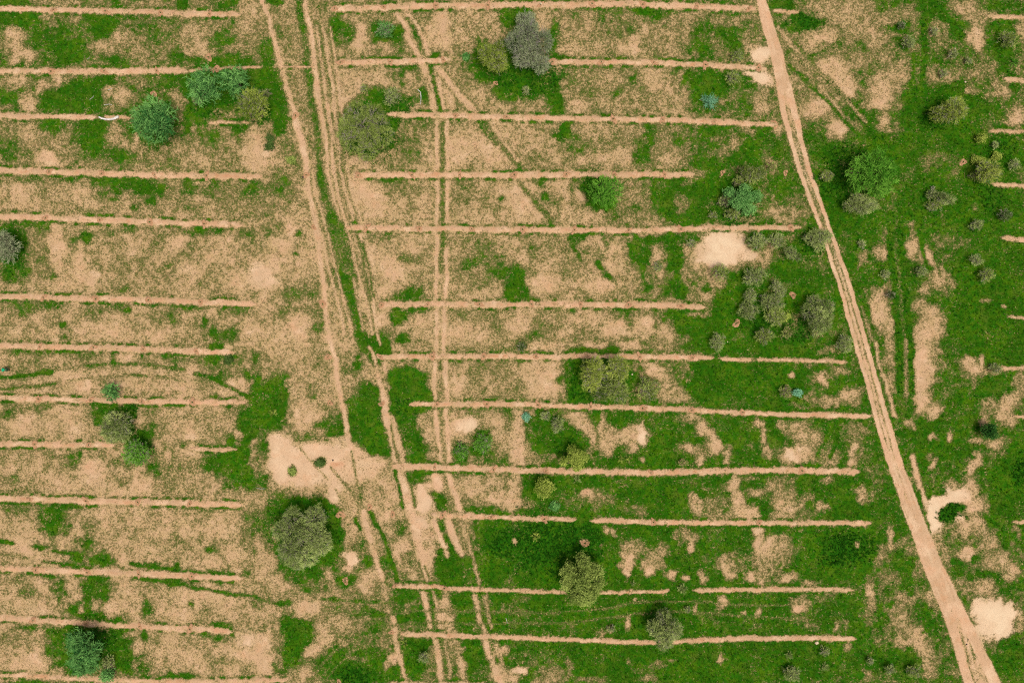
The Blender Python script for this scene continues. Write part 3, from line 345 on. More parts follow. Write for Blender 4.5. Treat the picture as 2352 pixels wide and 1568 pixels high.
# lusher growth by the crowns, plus tree shade painted in dark weed colour
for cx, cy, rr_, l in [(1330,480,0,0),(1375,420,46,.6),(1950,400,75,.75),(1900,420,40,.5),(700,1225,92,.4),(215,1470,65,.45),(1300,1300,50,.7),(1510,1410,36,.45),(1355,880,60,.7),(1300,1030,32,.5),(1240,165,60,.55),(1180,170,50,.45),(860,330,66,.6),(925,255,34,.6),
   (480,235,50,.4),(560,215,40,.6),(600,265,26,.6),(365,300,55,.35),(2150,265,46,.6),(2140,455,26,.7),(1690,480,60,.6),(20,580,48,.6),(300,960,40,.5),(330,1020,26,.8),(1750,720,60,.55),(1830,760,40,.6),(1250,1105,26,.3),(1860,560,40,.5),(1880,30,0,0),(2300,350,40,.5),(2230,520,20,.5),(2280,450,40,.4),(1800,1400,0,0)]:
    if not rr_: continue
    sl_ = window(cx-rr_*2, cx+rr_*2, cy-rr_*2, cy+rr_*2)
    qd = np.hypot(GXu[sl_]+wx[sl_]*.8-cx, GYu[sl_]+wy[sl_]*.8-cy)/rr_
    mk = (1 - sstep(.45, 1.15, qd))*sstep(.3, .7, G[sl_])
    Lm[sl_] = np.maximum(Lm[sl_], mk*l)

# fringe of greener grass along every strip, then the strip itself
fr = .55*vn(XM, YM, .55, 41) + .45*vn(XM, YM, 1.9, 42)
for pts, wd in STRIPS:
    sl_ = bbox(pts, wd*2 + 15)
    dd, al, tot = line_dist(pts, sl_, .22)
    band = sstep(wd*.32, wd*.5, dd) * (1 - sstep(wd*.5 + 2.5, wd*.5 + 8, dd)) * sstep(-2, 25, al) * sstep(-2, 25, tot - al)
    G[sl_] = np.maximum(G[sl_], G[sl_]*(1-band) + band*np.clip(.25 + .35*G[sl_] + .55*sstep(.42, .66, fr[sl_]), 0, .95))
STRIP_D = np.full(G.shape, 1e9)
for pts, wd in STRIPS:
    sl_ = bbox(pts, wd*2 + 15)
    dd, al, tot = line_dist(pts, sl_, .22)
    hw = wd/2 * np.minimum(1, .25 + np.minimum(al, tot - al)/16.) * (.30 + .30*vn(XM[sl_], YM[sl_], .9, 44) + .74*vn(XM[sl_], YM[sl_], .24, 45))
    mk = 1 - sstep(hw*.50, hw*1.35 + 1.2, dd)
    gap = sstep(.74, .9, vn(XM[sl_], YM[sl_], 1.6, 47)) * (wd < 12) * .6
    mk = mk*(1-gap)
    G[sl_] += ((.0 if wd >= 13 else .07) + .62*(vn(XM[sl_], YM[sl_], .28, 48) - .42) - G[sl_]) * mk
    Rm[sl_] = np.maximum(Rm[sl_], mk*(.02 + .5*sstep(.5, .8, fbm(XM[sl_], YM[sl_], 2.6, 51, 3))*(1 - sstep(.1*wd, .45*wd, dd))) + mk*.38*sstep(.50, .8, vn(al/22., (dd + 40*(GYu[sl_] > 0))/2.2, 1., 53)))
    Pm[sl_] *= 1 - mk
    Lm[sl_] *= 1 - mk

# the main track
ly = np.array([p[1] for p in ROAD_L]); lx = np.array([p[0] for p in ROAD_L])
ry_ = np.array([p[1] for p in ROAD_R]); rx = np.array([p[0] for p in ROAD_R])
def road_lr(y): return np.interp(y, ly, lx), np.interp(y, ry_, rx)
xl, xr = road_lr(GYu)
px = GXu + wx*.16
wide_ = np.interp(GYu, [0, 180, 260, 1000, 1120, 1600], [1, 1, .25, .25, 1, 1])
xl = xl + 7*wide_; xr = xr - 7*wide_
rutw = np.interp(GYu, [0, 200, 300, 500, 1000, 1150, 1569], [15, 15, 9, 7, 9, 16, 22])
rut = np.maximum(1 - sstep(rutw*.42, rutw*.62, np.abs(px - xl)), 1 - sstep(rutw*.48, rutw*.7, np.abs(px - xr)))
inside = sstep(xl - 3, xl + 2, px) * (1 - sstep(xr - 2, xr + 3, px))
midc = np.interp(GYu, [0, 190, 260, 330, 600, 960, 1060, 1180, 1450, 1560], [-.1, -.05, .3, .5, .52, .48, .28, .0, .05, .2])
ctr = 1 - sstep(2, 4, np.abs(px - (xl*.55 + xr*.45)))
midc = midc - .35*ctr*np.interp(GYu, [560, 700, 1000, 1100], [0, 1, 1, 0])
midc = midc + (vn(XM, YM, .7, 61) - .5)*.35
G += (midc - G)*inside
G += (-.22 - G)*rut
onroad = np.maximum(inside, rut)
Pm *= 1 - onroad; Lm *= 1 - onroad
streak = vn((px-xl)/3.2, GYu/70., 1., 63)*.6 + vn((px-xl)/1.6, GYu/45., 1., 64)*.4
wide_ = np.interp(GYu, [0, 180, 260, 1000, 1120, 1600], [1, 1, .25, .25, 1, 1])
G += onroad*wide_*(sstep(.55, .8, streak)*.55)
Pm = np.maximum(Pm, onroad*sstep(.5, .15, streak)*.45)
Rm = np.maximum(Rm, onroad*.06)
G = np.clip(G, -.4, 1.15)

def samp(A, x, y):
    u = np.clip((np.asarray(x)/S + 1176 - UX0)/UST, 0, len(gx)-1.001)
    v = np.clip((784 - np.asarray(y)/S - UY0)/UST, 0, len(gy)-1.001)
    i = u.astype(int); j = v.astype(int); fu = u-i; fv = v-j
    return (A[j, i]*(1-fu)+A[j, i+1]*fu)*(1-fv)+(A[j+1, i]*(1-fu)+A[j+1, i+1]*fu)*fv

def ground_z(x, y):
    return (fbm(x, y, 30., 71, 2) - .5)*.8

# ---------------------------------------------------------------- node helpers and materials
class NT:
    def __init__(s, name):
        s.m = bpy.data.materials.new(name); s.m.use_nodes = True
        s.t = s.m.node_tree; s.t.nodes.clear()
        s.out = s.t.nodes.new('ShaderNodeOutputMaterial')
    def lk(s, a, b): s.t.links.new(a, b)
    def val(s, sock, v):
        if hasattr(v, 'links') or isinstance(v, bpy.types.NodeSocket): s.lk(v, sock)
        else: sock.default_value = v
    def attr(s, n):
        a = s.t.nodes.new('ShaderNodeAttribute'); a.attribute_name = n; return a.outputs['Fac']
    def obj(s):
        return s.t.nodes.new('ShaderNodeTexCoord').outputs['Object']
    def noise(s, co, scale, detail=3., rough=.55):
        n = s.t.nodes.new('ShaderNodeTexNoise'); n.inputs['Scale'].default_value = scale
        n.inputs['Detail'].default_value = detail; n.inputs['Roughness'].default_value = rough
        s.lk(co, n.inputs['Vector']); return n.outputs['Fac']
    def math(s, op, a, b=None, c=None, clamp=False):
        n = s.t.nodes.new('ShaderNodeMath'); n.operation = op; n.use_clamp = clamp
        s.val(n.inputs[0], a)
        if b is not None: s.val(n.inputs[1], b)
        if c is not None: s.val(n.inputs[2], c)
        return n.outputs[0]
    def ss(s, x, a, b, lo=0., hi=1.):
        n = s.t.nodes.new('ShaderNodeMapRange'); n.interpolation_type = 'SMOOTHSTEP'
        s.val(n.inputs[0], x); n.inputs[1].default_value = a; n.inputs[2].default_value = b
        n.inputs[3].default_value = lo; n.inputs[4].default_value = hi; return n.outputs[0]
    def mix(s, f, a, b):
        n = s.t.nodes.new('ShaderNodeMix'); n.data_type = 'RGBA'
        s.val(n.inputs[0], f)
        for k, v in ((6, a), (7, b)):
            if isinstance(v, tuple): n.inputs[k].default_value = (*v, 1.)
            else: s.lk(v, n.inputs[k])
        return n.outputs[2]
    def bsdf(s, col, rough=.9, spec=.1, normal=None, trans=None):
        b = s.t.nodes.new('ShaderNodeBsdfPrincipled')
        if isinstance(col, tuple): b.inputs['Base Color'].default_value = (*col, 1.)
        else: s.lk(col, b.inputs['Base Color'])
        b.inputs['Roughness'].default_value = rough
        b.inputs['Specular IOR Level'].default_value = spec
        if normal is not None: s.lk(normal, b.inputs['Normal'])
        s.lk(b.outputs[0], s.out.inputs[0]); return s.m
    def bump(s, h, dist, strength=1.):
        n = s.t.nodes.new('ShaderNodeBump'); n.inputs['Distance'].default_value = dist
        n.inputs['Strength'].default_value = strength; s.lk(h, n.inputs['Height']); return n.outputs[0]

# real-world albedos (linear)
SOIL_A = (.395, .268, .160)     # tan sand
SOIL_B = (.465, .302, .186)     # pinkish sand
STRAW = (.540, .410, .190)
SOIL_R = (.375, .185, .092)     # freshly dug red earth
PALE = (.540, .425, .285)
OLIVE = (.092, .098, .028)
GREEN = (.017, .094, .001)
GREEN_Y = (.046, .114, .002)
WEED_AND_SHADE = (.010, .072, .002)

def ground_mat():
    t = NT("field_ground")
    g, p, l, r = t.attr('cover'), t.attr('pale'), t.attr('weeds'), t.attr('red')
    co = t.obj()
    n0 = t.noise(co, 11.0, 2, .6); n1 = t.noise(co, 3.9, 2.5, .55); n2 = t.noise(co, 1.3, 3, .55); n3 = t.noise(co, .28, 3, .5); n4 = t.noise(co, .9, 3, .6)
    soil = t.mix(t.ss(n3, .40, .62), SOIL_A, SOIL_B)
    soil = t.mix(t.ss(t.noise(co, .45, 3, .6), .48, .66, 0, .75), soil, (.55, .400, .262))
    soil = t.mix(t.ss(t.noise(co, .62, 3, .6), .52, .68, 0, .45), soil, (.44, .240, .125))
    st = t.math('MULTIPLY', t.ss(n0, .30, .46, 1., 0.), t.ss(g, .02, .35))
    soil = t.mix(t.ss(g, .02, .30, 0, .75), soil, (.375, .266, .142))
    soil = t.mix(t.ss(g, .16, .60, 0, .75), soil, (.215, .172, .066))
    soil = t.mix(t.math('MULTIPLY', st, .7), soil, STRAW)
    soil = t.mix(t.math('MULTIPLY', t.ss(n0, .50, .68), .62), soil, (.190, .122, .055))
    soil = t.mix(t.ss(n4, .54, .74, 0, .35), soil, (.29, .170, .085))
    soil = t.mix(t.math('MULTIPLY', r, t.ss(n2, .3, .65)), soil, SOIL_R)
    soil = t.mix(t.math('MULTIPLY', t.math('MULTIPLY', p, t.ss(n0, .66, .40, .72, 1.)), t.ss(n4, .70, .42, .62, 1.), clamp=True), soil, PALE)
    v = t.math('MULTIPLY_ADD', t.math('SUBTRACT', n1, .5), 2.5, t.math('MULTIPLY_ADD', g, 1.36, -.19))
    v = t.math('MULTIPLY_ADD', t.math('SUBTRACT', n0, .5), 1.1, v)
    v = t.math('MULTIPLY_ADD', t.math('SUBTRACT', n4, .5), .35, v)
    cov = t.ss(v, .20, .80)
    grn = t.mix(t.ss(n2, .38, .62), GREEN, GREEN_Y)
    grn = t.mix(t.ss(n4, .55, .75, 0, .5), grn, (.008, .060, .001))
    grn = t.mix(t.ss(n3, .42, .60, .5, 0.), grn, (.010, .064, .001))
    n5 = t.noise(co, .55, 3, .6)
    grn = t.mix(t.ss(n5, .52, .70, 0., .55), grn, (.075, .115, .010))
    grn = t.mix(t.ss(g, .50, .84), OLIVE, grn)
    grn = t.mix(t.ss(g, .15, .52), (.160, .126, .050), grn)
    grn = t.mix(t.math('MULTIPLY', l, t.ss(n1, .35, .6)), grn, WEED_AND_SHADE)  # weed green, also the shade painted beside the trees
    col = t.mix(cov, soil, grn)
    h = t.math('ADD', t.math('MULTIPLY', cov, .6), t.math('MULTIPLY', n1, .5))
    return t.bsdf(col, .95, .05, t.bump(h, .09, .8))
M_GROUND = ground_mat()

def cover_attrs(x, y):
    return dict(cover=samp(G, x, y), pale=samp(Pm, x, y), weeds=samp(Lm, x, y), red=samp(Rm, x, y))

# ---------------------------------------------------------------- ground, one sheet out to the horizon
def axis(core):
    lo, hi, st = core
    a = np.arange(lo, hi + st*.5, st); step = st; out_lo, out_hi = [], []
    p, q = a[0], a[-1]
    while p > -3200:
        step *= 1.28; p -= step; q += step; out_lo.append(p); out_hi.append(q)
    return np.concatenate([np.array(out_lo[::-1]), a, np.array(out_hi)])
ax = axis((-79.6, 79.6, .19)); ay = axis((-56.2, 56.2, .19))
AX, AY = np.meshgrid(ax, ay)
dout = np.maximum(np.maximum(np.abs(AX) - 78, np.abs(AY) - 55), 0)
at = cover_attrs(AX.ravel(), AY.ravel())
far = sstep(0, 6, dout).ravel()
wild = np.clip(.15 + 1.1*fbm(AX.ravel(), AY.ravel(), 16., 81, 4), 0, 1)
at['cover'] = at['cover']*(1-far) + wild*far
for k in ('pale', 'weeds', 'red'): at[k] = at[k]*(1-far)
Z = ground_z(AX, AY)
nx, ny = len(ax), len(ay)
ii = (np.arange(ny-1)[:, None]*nx + np.arange(nx-1)[None, :]).ravel()
F = np.stack([ii, ii+1, ii+nx+1, ii+nx], -1)
tag(mesh_obj("ground", np.stack([AX.ravel(), AY.ravel(), Z.ravel()], -1), F, M_GROUND, attrs=at, smooth=True), kind='structure')

def resample(pts, step):
    P = np.array(pts, float); sg = np.hypot(*np.diff(P, axis=0).T); cs = np.concatenate([[0], np.cumsum(sg)])
    n = max(2, int(cs[-1]/step)); s_ = np.linspace(0, cs[-1], n)
    return np.stack([np.interp(s_, cs, P[:, 0]), np.interp(s_, cs, P[:, 1])], -1), s_, cs[-1]

def lofted(name, C, halfw, prof_z, mat, nw=11):
    """sheet along centre line C (world xy), half widths, height profile over -1..1"""
    t = np.gradient(C, axis=0); t /= np.linalg.norm(t, axis=1)[:, None]
    nrm = np.stack([-t[:, 1], t[:, 0]], -1)
    s_ = np.linspace(-1, 1, nw)
    P = C[:, None, :] + nrm[:, None, :]*(s_[None, :, None]*halfw[:, None, None])
    x, y = P[..., 0], P[..., 1]
    z = ground_z(x, y) + prof_z(s_)[None, :] + np.zeros_like(x)
    n = len(C); ii = (np.arange(n-1)[:, None]*nw + np.arange(nw-1)[None, :]).ravel()
    F = np.stack([ii, ii+nw, ii+nw+1, ii+1], -1)
    return x, y, z, F

for pts, wd in STRIPS:
    C, s_, tot = resample([W(*p) for p in pts], .22)
    hw = np.full(len(C), wd*S*.62)
    endf = np.minimum(1, np.minimum(s_, tot - s_)/.6 + .25)
    x, y, z, F = lofted("planting_strip", C, hw*endf, lambda q: .012 + .10*np.clip(1 - q*q, 0, 1)**1.5, M_GROUND)
    z = z + (vn(x, y, .35, 91) - .5)*.05*np.clip(1 - np.abs(np.linspace(-1, 1, 11))[None, :], 0, 1)
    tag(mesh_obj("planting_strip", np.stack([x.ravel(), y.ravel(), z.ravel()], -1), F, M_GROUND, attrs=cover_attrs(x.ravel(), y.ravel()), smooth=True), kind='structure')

yy = np.arange(-150, 1720, 4.)
xl1, xr1 = road_lr(yy)
C = np.stack([((xl1+xr1)/2 - 1176)*S, (784-yy)*S], -1)
rw = np.interp(yy, [0, 200, 300, 500, 1000, 1150, 1569], [15, 15, 9, 7, 9, 16, 22])
x, y, z, F = lofted("dirt_road", C, ((xr1-xl1)/2 + rw*.6)*S, lambda q: .012 + .05*np.exp(-((np.abs(q)-.02)/.3)**2) + .02*np.exp(-((np.abs(q)-.85)/.1)**2)*(np.abs(q) < .97), M_GROUND, 25)
tag(mesh_obj("dirt_road", np.stack([x.ravel(), y.ravel(), z.ravel()], -1), F[:, ::-1], M_GROUND, attrs=cover_attrs(x.ravel(), y.ravel()), smooth=True), kind='structure')
# ---------------------------------------------------------------- trees and shrubs
def leaf_mat(name, a, b, c=None):
    t = NT(name); ti = t.attr('tint')
    col = t.mix(ti, a, b)
    if c: col = t.mix(t.ss(t.noise(t.obj(), 1.1, 2), .52, .66), col, c)
    bs = t.t.nodes.new('ShaderNodeBsdfPrincipled'); t.lk(col, bs.inputs['Base Color'])
    bs.inputs['Roughness'].default_value = .75; bs.inputs['Specular IOR Level'].default_value = .04
    tr = t.t.nodes.new('ShaderNodeBsdfTranslucent'); t.lk(col, tr.inputs[0])
    mx = t.t.nodes.new('ShaderNodeMixShader'); mx.inputs[0].default_value = .25
    t.lk(bs.outputs[0], mx.inputs[1]); t.lk(tr.outputs[0], mx.inputs[2]); t.lk(mx.outputs[0], t.out.inputs[0])
    return t.m
def bark_mat(name, a, b):
    t = NT(name); n = t.noise(t.obj(), 7., 4)
    return t.bsdf(t.mix(t.ss(n, .35, .65), a, b), .9, .1, t.bump(n, .02))
PAL = {
 'blue':   leaf_mat("leaf_bluegreen", (.018, .110, .022), (.205, .450, .115)),
 'bright': leaf_mat("leaf_bright", (.028, .150, .006), (.190, .430, .050)),
 'yellow': leaf_mat("leaf_yellowgreen", (.090, .155, .014), (.390, .470, .090)),
 'olive':  leaf_mat("leaf_olive", (.090, .145, .022), (.330, .420, .100)),
 'grey':   leaf_mat("leaf_greygreen", (.100, .155, .034), (.400, .490, .160)),
 'smoke':  leaf_mat("leaf_smoke", (.095, .130, .060), (.330, .385, .215)),
 'dark':   leaf_mat("leaf_dark", (.012, .060, .008), (.050, .150, .025)),
 'weed':   leaf_mat("leaf_weed", (.035, .075, .012), (.100, .170, .040)),
 'leafy':  leaf_mat("leaf_broad", (.035, .150, .025), (.190, .400, .110)),
 'teal':   leaf_mat("leaf_teal", (.060, .210, .110), (.260, .540, .330)),
 'darktwig': leaf_mat("twig_dark", (.150, .138, .130), (.400, .370, .345)),
 'greytwig': leaf_mat("twig_grey", (.190, .180, .120), (.440, .415, .300)),
 'browntwig': leaf_mat("twig_brown", (.150, .110, .100), (.380, .280, .250)),
 'paletwig': leaf_mat("twig_pale", (.380, .380, .320), (.620, .620, .550)),
 'drytwig': leaf_mat("twig_dry", (.330, .230, .120), (.600, .470, .270)),
}
M_BARK = bark_mat("bark", (.075, .055, .042), (.155, .120, .095))
M_BARKG = bark_mat("bark_grey", (.150, .130, .110), (.280, .250, .215))

def unit(v): return v/(np.linalg.norm(v, axis=-1, keepdims=True) + 1e-9)

def ribbons(P0, P1, w0, w1, side):
    """one tapered quad per row"""
    a = side*w0[:, None]*.5; b = side*w1[:, None]*.5
    return np.stack([P0-a, P0+a, P1+b, P1-b], 1)          # n,4,3

def twig_quads(r, P, D, L, wd, forks=4, fl=.45, curl=.35):
    n = len(P)
    side = unit(np.cross(D, r.normal(size=(n, 3))*.45 + np.array([0, 0, 1.])))
    M = P + D*(L*.5)[:, None]
    D2 = unit(D + r.normal(size=(n, 3))*curl)
    E = M + D2*(L*.5)[:, None]
    Q = [ribbons(P, M, wd*1.1, wd*.9, side), ribbons(M, E, wd*.9, wd*.35, side)]
    T = [np.arange(n)]*2
    for k in range(forks):
        f = .25 + .7*(k+.5)/forks
        B = np.where(f < .5, 1, 0)*(P + D*(L*f)[:, None]) + np.where(f < .5, 0, 1)*(M + D2*(L*(f-.5))[:, None])
        sgn = 1 if k % 2 else -1
        FD = unit(D2 + side*sgn*(.8 + .4*r.random((n, 1))) + r.normal(size=(n, 3))*.4)
        fs = unit(np.cross(FD, r.normal(size=(n, 3))*.45 + np.array([0, 0, 1.])))
        Q.append(ribbons(B, B + FD*(L*fl*(.6+.8*r.random(n)))[:, None], wd*.9, wd*.45, fs)); T.append(np.arange(n))
    return np.concatenate(Q), np.concatenate(T)

def leaf_quads(r, P, size, per=8, spread=.2):
    n = len(P)*per
    C = np.repeat(P, per, 0) + r.normal(size=(n, 3))*spread*np.array([1, 1, .6])
    a = unit(r.normal(size=(n, 3))*np.array([1, 1, .35])); b = unit(np.cross(a, r.normal(size=(n, 3))*.4+np.array([0, 0, 1.])))
    s = (size*(.6+.8*r.random(n)))[:, None]
    Q = np.stack([C-a*s, C+b*s*.5, C+a*s, C-b*s*.5], 1)
    return Q, np.repeat(np.arange(len(P)), per)

def quad_obj(name, Q, tint, mat, parent):
    n = len(Q)
    return mesh_obj(name, Q.reshape(-1, 3), np.arange(n*4).reshape(-1, 4), mat, parent, attrs=dict(tint=np.repeat(tint, 4)))

def shell(r, lobes, n, fmin=.55, low=-.12):
    """points on the outer shells of the lobes: lobes rows = cx cy cz rx ry rz"""
    A = lobes[:, 3]*lobes[:, 4] + lobes[:, 5]*lobes[:, 3]; k = r.choice(len(lobes), n, p=A/A.sum())
    u = r.normal(size=(n*3, 3)); u = unit(u); u = u[u[:, 2] > low][:n]
    f = fmin + (1-fmin)*r.random(n)**.6
    ph = r.random((len(lobes), 3))*6.28
    az_ = np.arctan2(u[:, 1], u[:, 0])
    f = f*(1 + .13*np.sin(3*az_ + ph[k, 0]) + .12*np.sin(5*az_ + ph[k, 1] + 2*u[:, 2]) + .10*np.sin(8*az_ + ph[k, 2]))
    Lb = lobes[k]
    return Lb[:, :3] + u*Lb[:, 3:6]*f[:, None], unit(u/Lb[:, 3:6]*Lb[:, 3:4]), k

def limbs(r, lobes, zc, trunk_r, h, twist=.25, sub=2):
    fork = np.array([0, 0, max(.2, zc*.38)])
    t = np.linspace(0, 1, 5)[:, None]
    wob = r.normal(size=(5, 3))*np.array([.05, .05, 0])*h*.25; wob[0] = 0
    paths = [(fork*t + wob*t, np.linspace(trunk_r, trunk_r*.75, 5))]
    fork = paths[0][0][-1]
    for Lb in lobes:
        e = Lb[:3] + np.array([0, 0, Lb[5]*.3]); m = (fork+e)/2 + r.normal(size=3)*twist*h*.12
        pts = [fork*(1-q)**2 + 2*m*q*(1-q) + e*q*q for q in np.linspace(0, 1, 7)]
        paths.append((pts, np.linspace(trunk_r*.6, trunk_r*.14, 7)))
        for s in range(sub):
            b = pts[3 + s % 3]; e2 = Lb[:3] + unit(r.normal(size=3)+np.array([0, 0, .5]))*Lb[3:6]*.8
            m2 = (b+e2)/2 + r.normal(size=3)*.08*h
            p2 = [b*(1-q)**2 + 2*m2*q*(1-q) + e2*q*q for q in np.linspace(0, 1, 5)]
            paths.append((p2, np.linspace(trunk_r*.3, trunk_r*.06, 5)))
    return paths

def plant(name, px, py, rx, ry, style, pal, label, cat, h=None, lobes=None, pal2=None, rot=0., group=None, dens=1., seed=None, bare=0.):
    """px, py, rx, ry: where the crown stands and how wide it is, in picture units"""
    global _np
    _np += 1
    r = np.random.default_rng(500 + (seed if seed is not None else _np))
    big = name.endswith('tree')
    R0 = (rx+ry)/2*S
    if h is None: h = (1.25*R0 + 1.5) if big else (1.15*R0 + .25)
    zc = h*.6
    k = (H - zc)/H
    x, y = W(px, py, zc)
    root = tag(empty(name, (x, y, float(ground_z(np.array([x]), np.array([y]))[0]))), label, cat, group)
    a, b = rx*S*k, ry*S*k
    if lobes is None:
        nl = 7 if big else 4
        lobes = [(0, 0, .62)] + [(.55*math.cos(q), .55*math.sin(q), .42 + .14*r.random()) for q in np.linspace(0, 2*math.pi, nl+1)[:-1] + r.random()*6]
    ca, sa = math.cos(math.radians(rot)), math.sin(math.radians(rot))
    LB = []
    for lx_, ly_, lr in lobes:
        X, Y = lx_*a, -ly_*b
        X, Y = X*ca + Y*sa, -X*sa + Y*ca
        rise = 1 - .55*(lx_*lx_ + ly_*ly_)
        rz = h*.36*(.55 + .6*lr)
        ls = .78 if style in ('fuzzy', 'acacia') else .92
        LB.append((X, Y, max(rz*.85, zc*rise + .10*h*r.normal()), lr*a*ls, lr*b*ls, rz))
    LB = np.array(LB)
    area = a*b*math.pi
    if style == 'acacia':
        n = int(area*29*dens) + 60
        P, D, kk = shell(r, LB, n, .55); n = len(P)
        L = (.45 + .65*r.random(n)**2)*min(1, .35 + R0*.25); wd = np.full(n, .070)*min(1, .6+R0*.15)
        Q, T = twig_quads(r, P, unit(D + r.normal(size=(n, 3))*.45), L, wd, 5, .42)
        tw = np.clip(r.normal(.5, .28, n) + .12*r.normal(size=len(LB))[kk], 0, 1)
        quad_obj("crown", Q, tw[T], PAL[pal], root)
        V, F = tubes(limbs(r, LB, zc, .05+.04*R0, h)); mesh_obj("trunk", V, F, M_BARK, root, smooth=True)
    elif style == 'fuzzy':          # fine grey twigs with thin leaf sprays
        n = int(area*17*dens) + 40
        P, D, kk = shell(r, LB, n, .45); n = len(P)
        L = (.32 + .38*r.random(n))*min(1, .4 + R0*.3); wd = np.full(n, .032)
        Q, T = twig_quads(r, P, unit(D + r.normal(size=(n, 3))*.25), L, wd, 3, .45, .25)
        quad_obj("twig_sprays", Q, np.clip(r.normal(.45, .17, n), 0, 1)[T], PAL[pal2 or 'greytwig'], root)
        m = int(area*56*dens) + 30
        P, D, kk = shell(r, LB, m, .74, -.05); m = len(P)
        lt = r.normal(size=len(LB))*.2
        Q, T = twig_quads(r, P, unit(D + r.normal(size=(m, 3))*.28), (.30+.45*r.random(m)**1.5)*min(1, .45+R0*.3), np.full(m, .052), 4, .42, .25)
        quad_obj("crown" if big else "foliage", Q, np.clip(r.normal(.5, .19, m) + lt[kk], 0, 1)[T], PAL[pal], root)
        V, F = tubes(limbs(r, LB + np.array([0, 0, 1, 0, 0, 0])*LB[:, 5:6]*bare, zc + bare*.3*h, .04+.035*R0, h, sub=2 + int(3*bare))); mesh_obj("trunk" if big else "stem", V, F, M_BARKG, root, smooth=True)
    elif style == 'leafy':
        n = int(area*30*dens) + 40
        P, D, kk = shell(r, LB, n, .55); n = len(P)
        lt = np.clip(r.normal(.5, .25, n) + .15*r.normal(size=len(LB))[kk], 0, 1)
        Q, T = leaf_quads(r, P, .095, 9, .15)
        quad_obj("crown" if big else "foliage", Q, np.clip(lt[T] + r.normal(0, .12, len(T)), 0, 1), PAL[pal], root)
        V, F = tubes(limbs(r, LB, zc, .05+.04*R0, h, sub=3)); mesh_obj("trunk" if big else "stem", V, F, M_BARK, root, smooth=True)
    elif style == 'spiky':          # few long stems fanning out
        n = int(26*dens); D = unit(r.normal(size=(n, 3)) + np.array([0, 0, .7])); D[:, 2] = np.abs(D[:, 2])*.6 + .1
        P = np.zeros((n, 3)) + np.array([0, 0, .1]); L = (a+b)/2*(.75+.5*r.random(n))
        Q, T = twig_quads(r, P + D*.05, unit(D*np.array([a, b, (a+b)/2])), L, np.full(n, .045), 9, .3, .25)
        quad_obj("foliage", Q, r.random(n)[T], PAL[pal], root)
        V, F = tubes([(np.array([[0, 0, 0], [.02, 0, h*.2], [0, .03, h*.4]]), [.05, .035, .015])]); mesh_obj("stem", V, F, M_BARKG, root, smooth=True)
    return root
_np = 0
def q(c, r_): return lambda u, v: (588*c + .2502*u, 392.3*r_ + .2502*v)
def crop(x0, y0, s): return lambda u, v: ((x0+u/s)*.91875, (y0+v/s)*.91875)
# ---------------------------------------------------------------- the trees of the field
T = plant
T("acacia_tree", 352, 276, 50, 52, 'acacia', 'blue', "large round blue-green acacia beside the white curved log", "tree",
  lobes=[(0,0,.6),(.1,-.5,.45),(-.5,-.1,.45),(.5,-.3,.42),(.45,.3,.45),(-.45,.35,.4),(.1,.6,.38)])
T("acacia_tree", 467, 197, 36, 38, 'acacia', 'blue', "round blue-green acacia touching its smaller twin, left one of the pair", "tree")
T("acacia_tree", 538, 184, 31, 33, 'acacia', 'blue', "smaller blue-green acacia of the touching pair, nearest the strip end", "tree")
T("bushy_tree", 581, 240, 31, 31, 'fuzzy', 'yellow', "pale yellow-green bushy tree above the short bare soil strip", "tree", dens=1.3)
T("thorn_tree", 836, 294, 63, 64, 'fuzzy', 'olive', "big grey-olive tree with its pale bare limbs showing through the crown", "tree", h=5.2, dens=.85, bare=.75,
  lobes=[(.02,.0,.42),(-.55,-.1,.42),(-.3,-.6,.36),(.3,-.6,.36),(.65,.25,.36),(.2,.35,.36),(-.45,.45,.4),(.05,.75,.34),(-.62,.2,.33),(.55,-.2,.3)])
T("bushy_tree", 1131, 131, 34, 36, 'fuzzy', 'yellow', "lobed yellow-olive tree growing against the tall grey thorn tree", "tree", dens=1.3,
  lobes=[(-.4,-.2,.55),(.35,.3,.6),(.4,-.45,.4),(0,0,.5)])
T("thorn_tree", 1217, 97, 58, 72, 'fuzzy', 'smoke', "tall smoky grey thorn tree, almost leafless, beside the yellow-olive tree", "tree", h=4.2, pal2='darktwig', dens=1.0,
  lobes=[(-.15,-.65,.36),(-.1,-.2,.42),(.5,.05,.38),(-.55,.1,.36),(0,.35,.4),(.45,.7,.27),(-.3,.45,.3)])
T("acacia_tree", 1390, 440, 34, 34, 'acacia', 'bright', "neat round bright green acacia just under a bare soil strip", "tree", dens=1.2)
T("acacia_tree", 2005, 400, 62, 56, 'acacia', 'bright', "largest bright green acacia, right of the dirt road", "tree", h=5.0,
  lobes=[(0,0,.55),(-.62,-.05,.36),(-.3,-.35,.36),(.1,-.55,.42),(.55,-.2,.42),(.5,.35,.42),(.15,.5,.42),(-.4,.25,.35)])
T("broadleaf_tree", 1708, 456, 46, 38, 'leafy', 'leafy', "green broad-leaved tree ringed by grey bushes, left of the dirt road", "tree", h=3.2,
  lobes=[(0,0,.45),(-.6,-.4,.3),(.7,-.2,.36),(.3,.6,.36),(-.3,.25,.38),(.05,-.6,.3)])
T("thorn_tree", 692, 1232, 66, 72, 'fuzzy', 'grey', "big cloud-shaped grey-green tree standing in a ring of dark grass", "tree", h=5.4,
  lobes=[(-.35,-.55,.33),(.4,-.55,.36),(-.75,-.15,.26),(-.25,0,.38),(.45,.05,.42),(.65,.3,.34),(-.3,.3,.36),(-.2,.7,.38),(.2,.65,.3),(-.6,.72,.24)], dens=1.15)
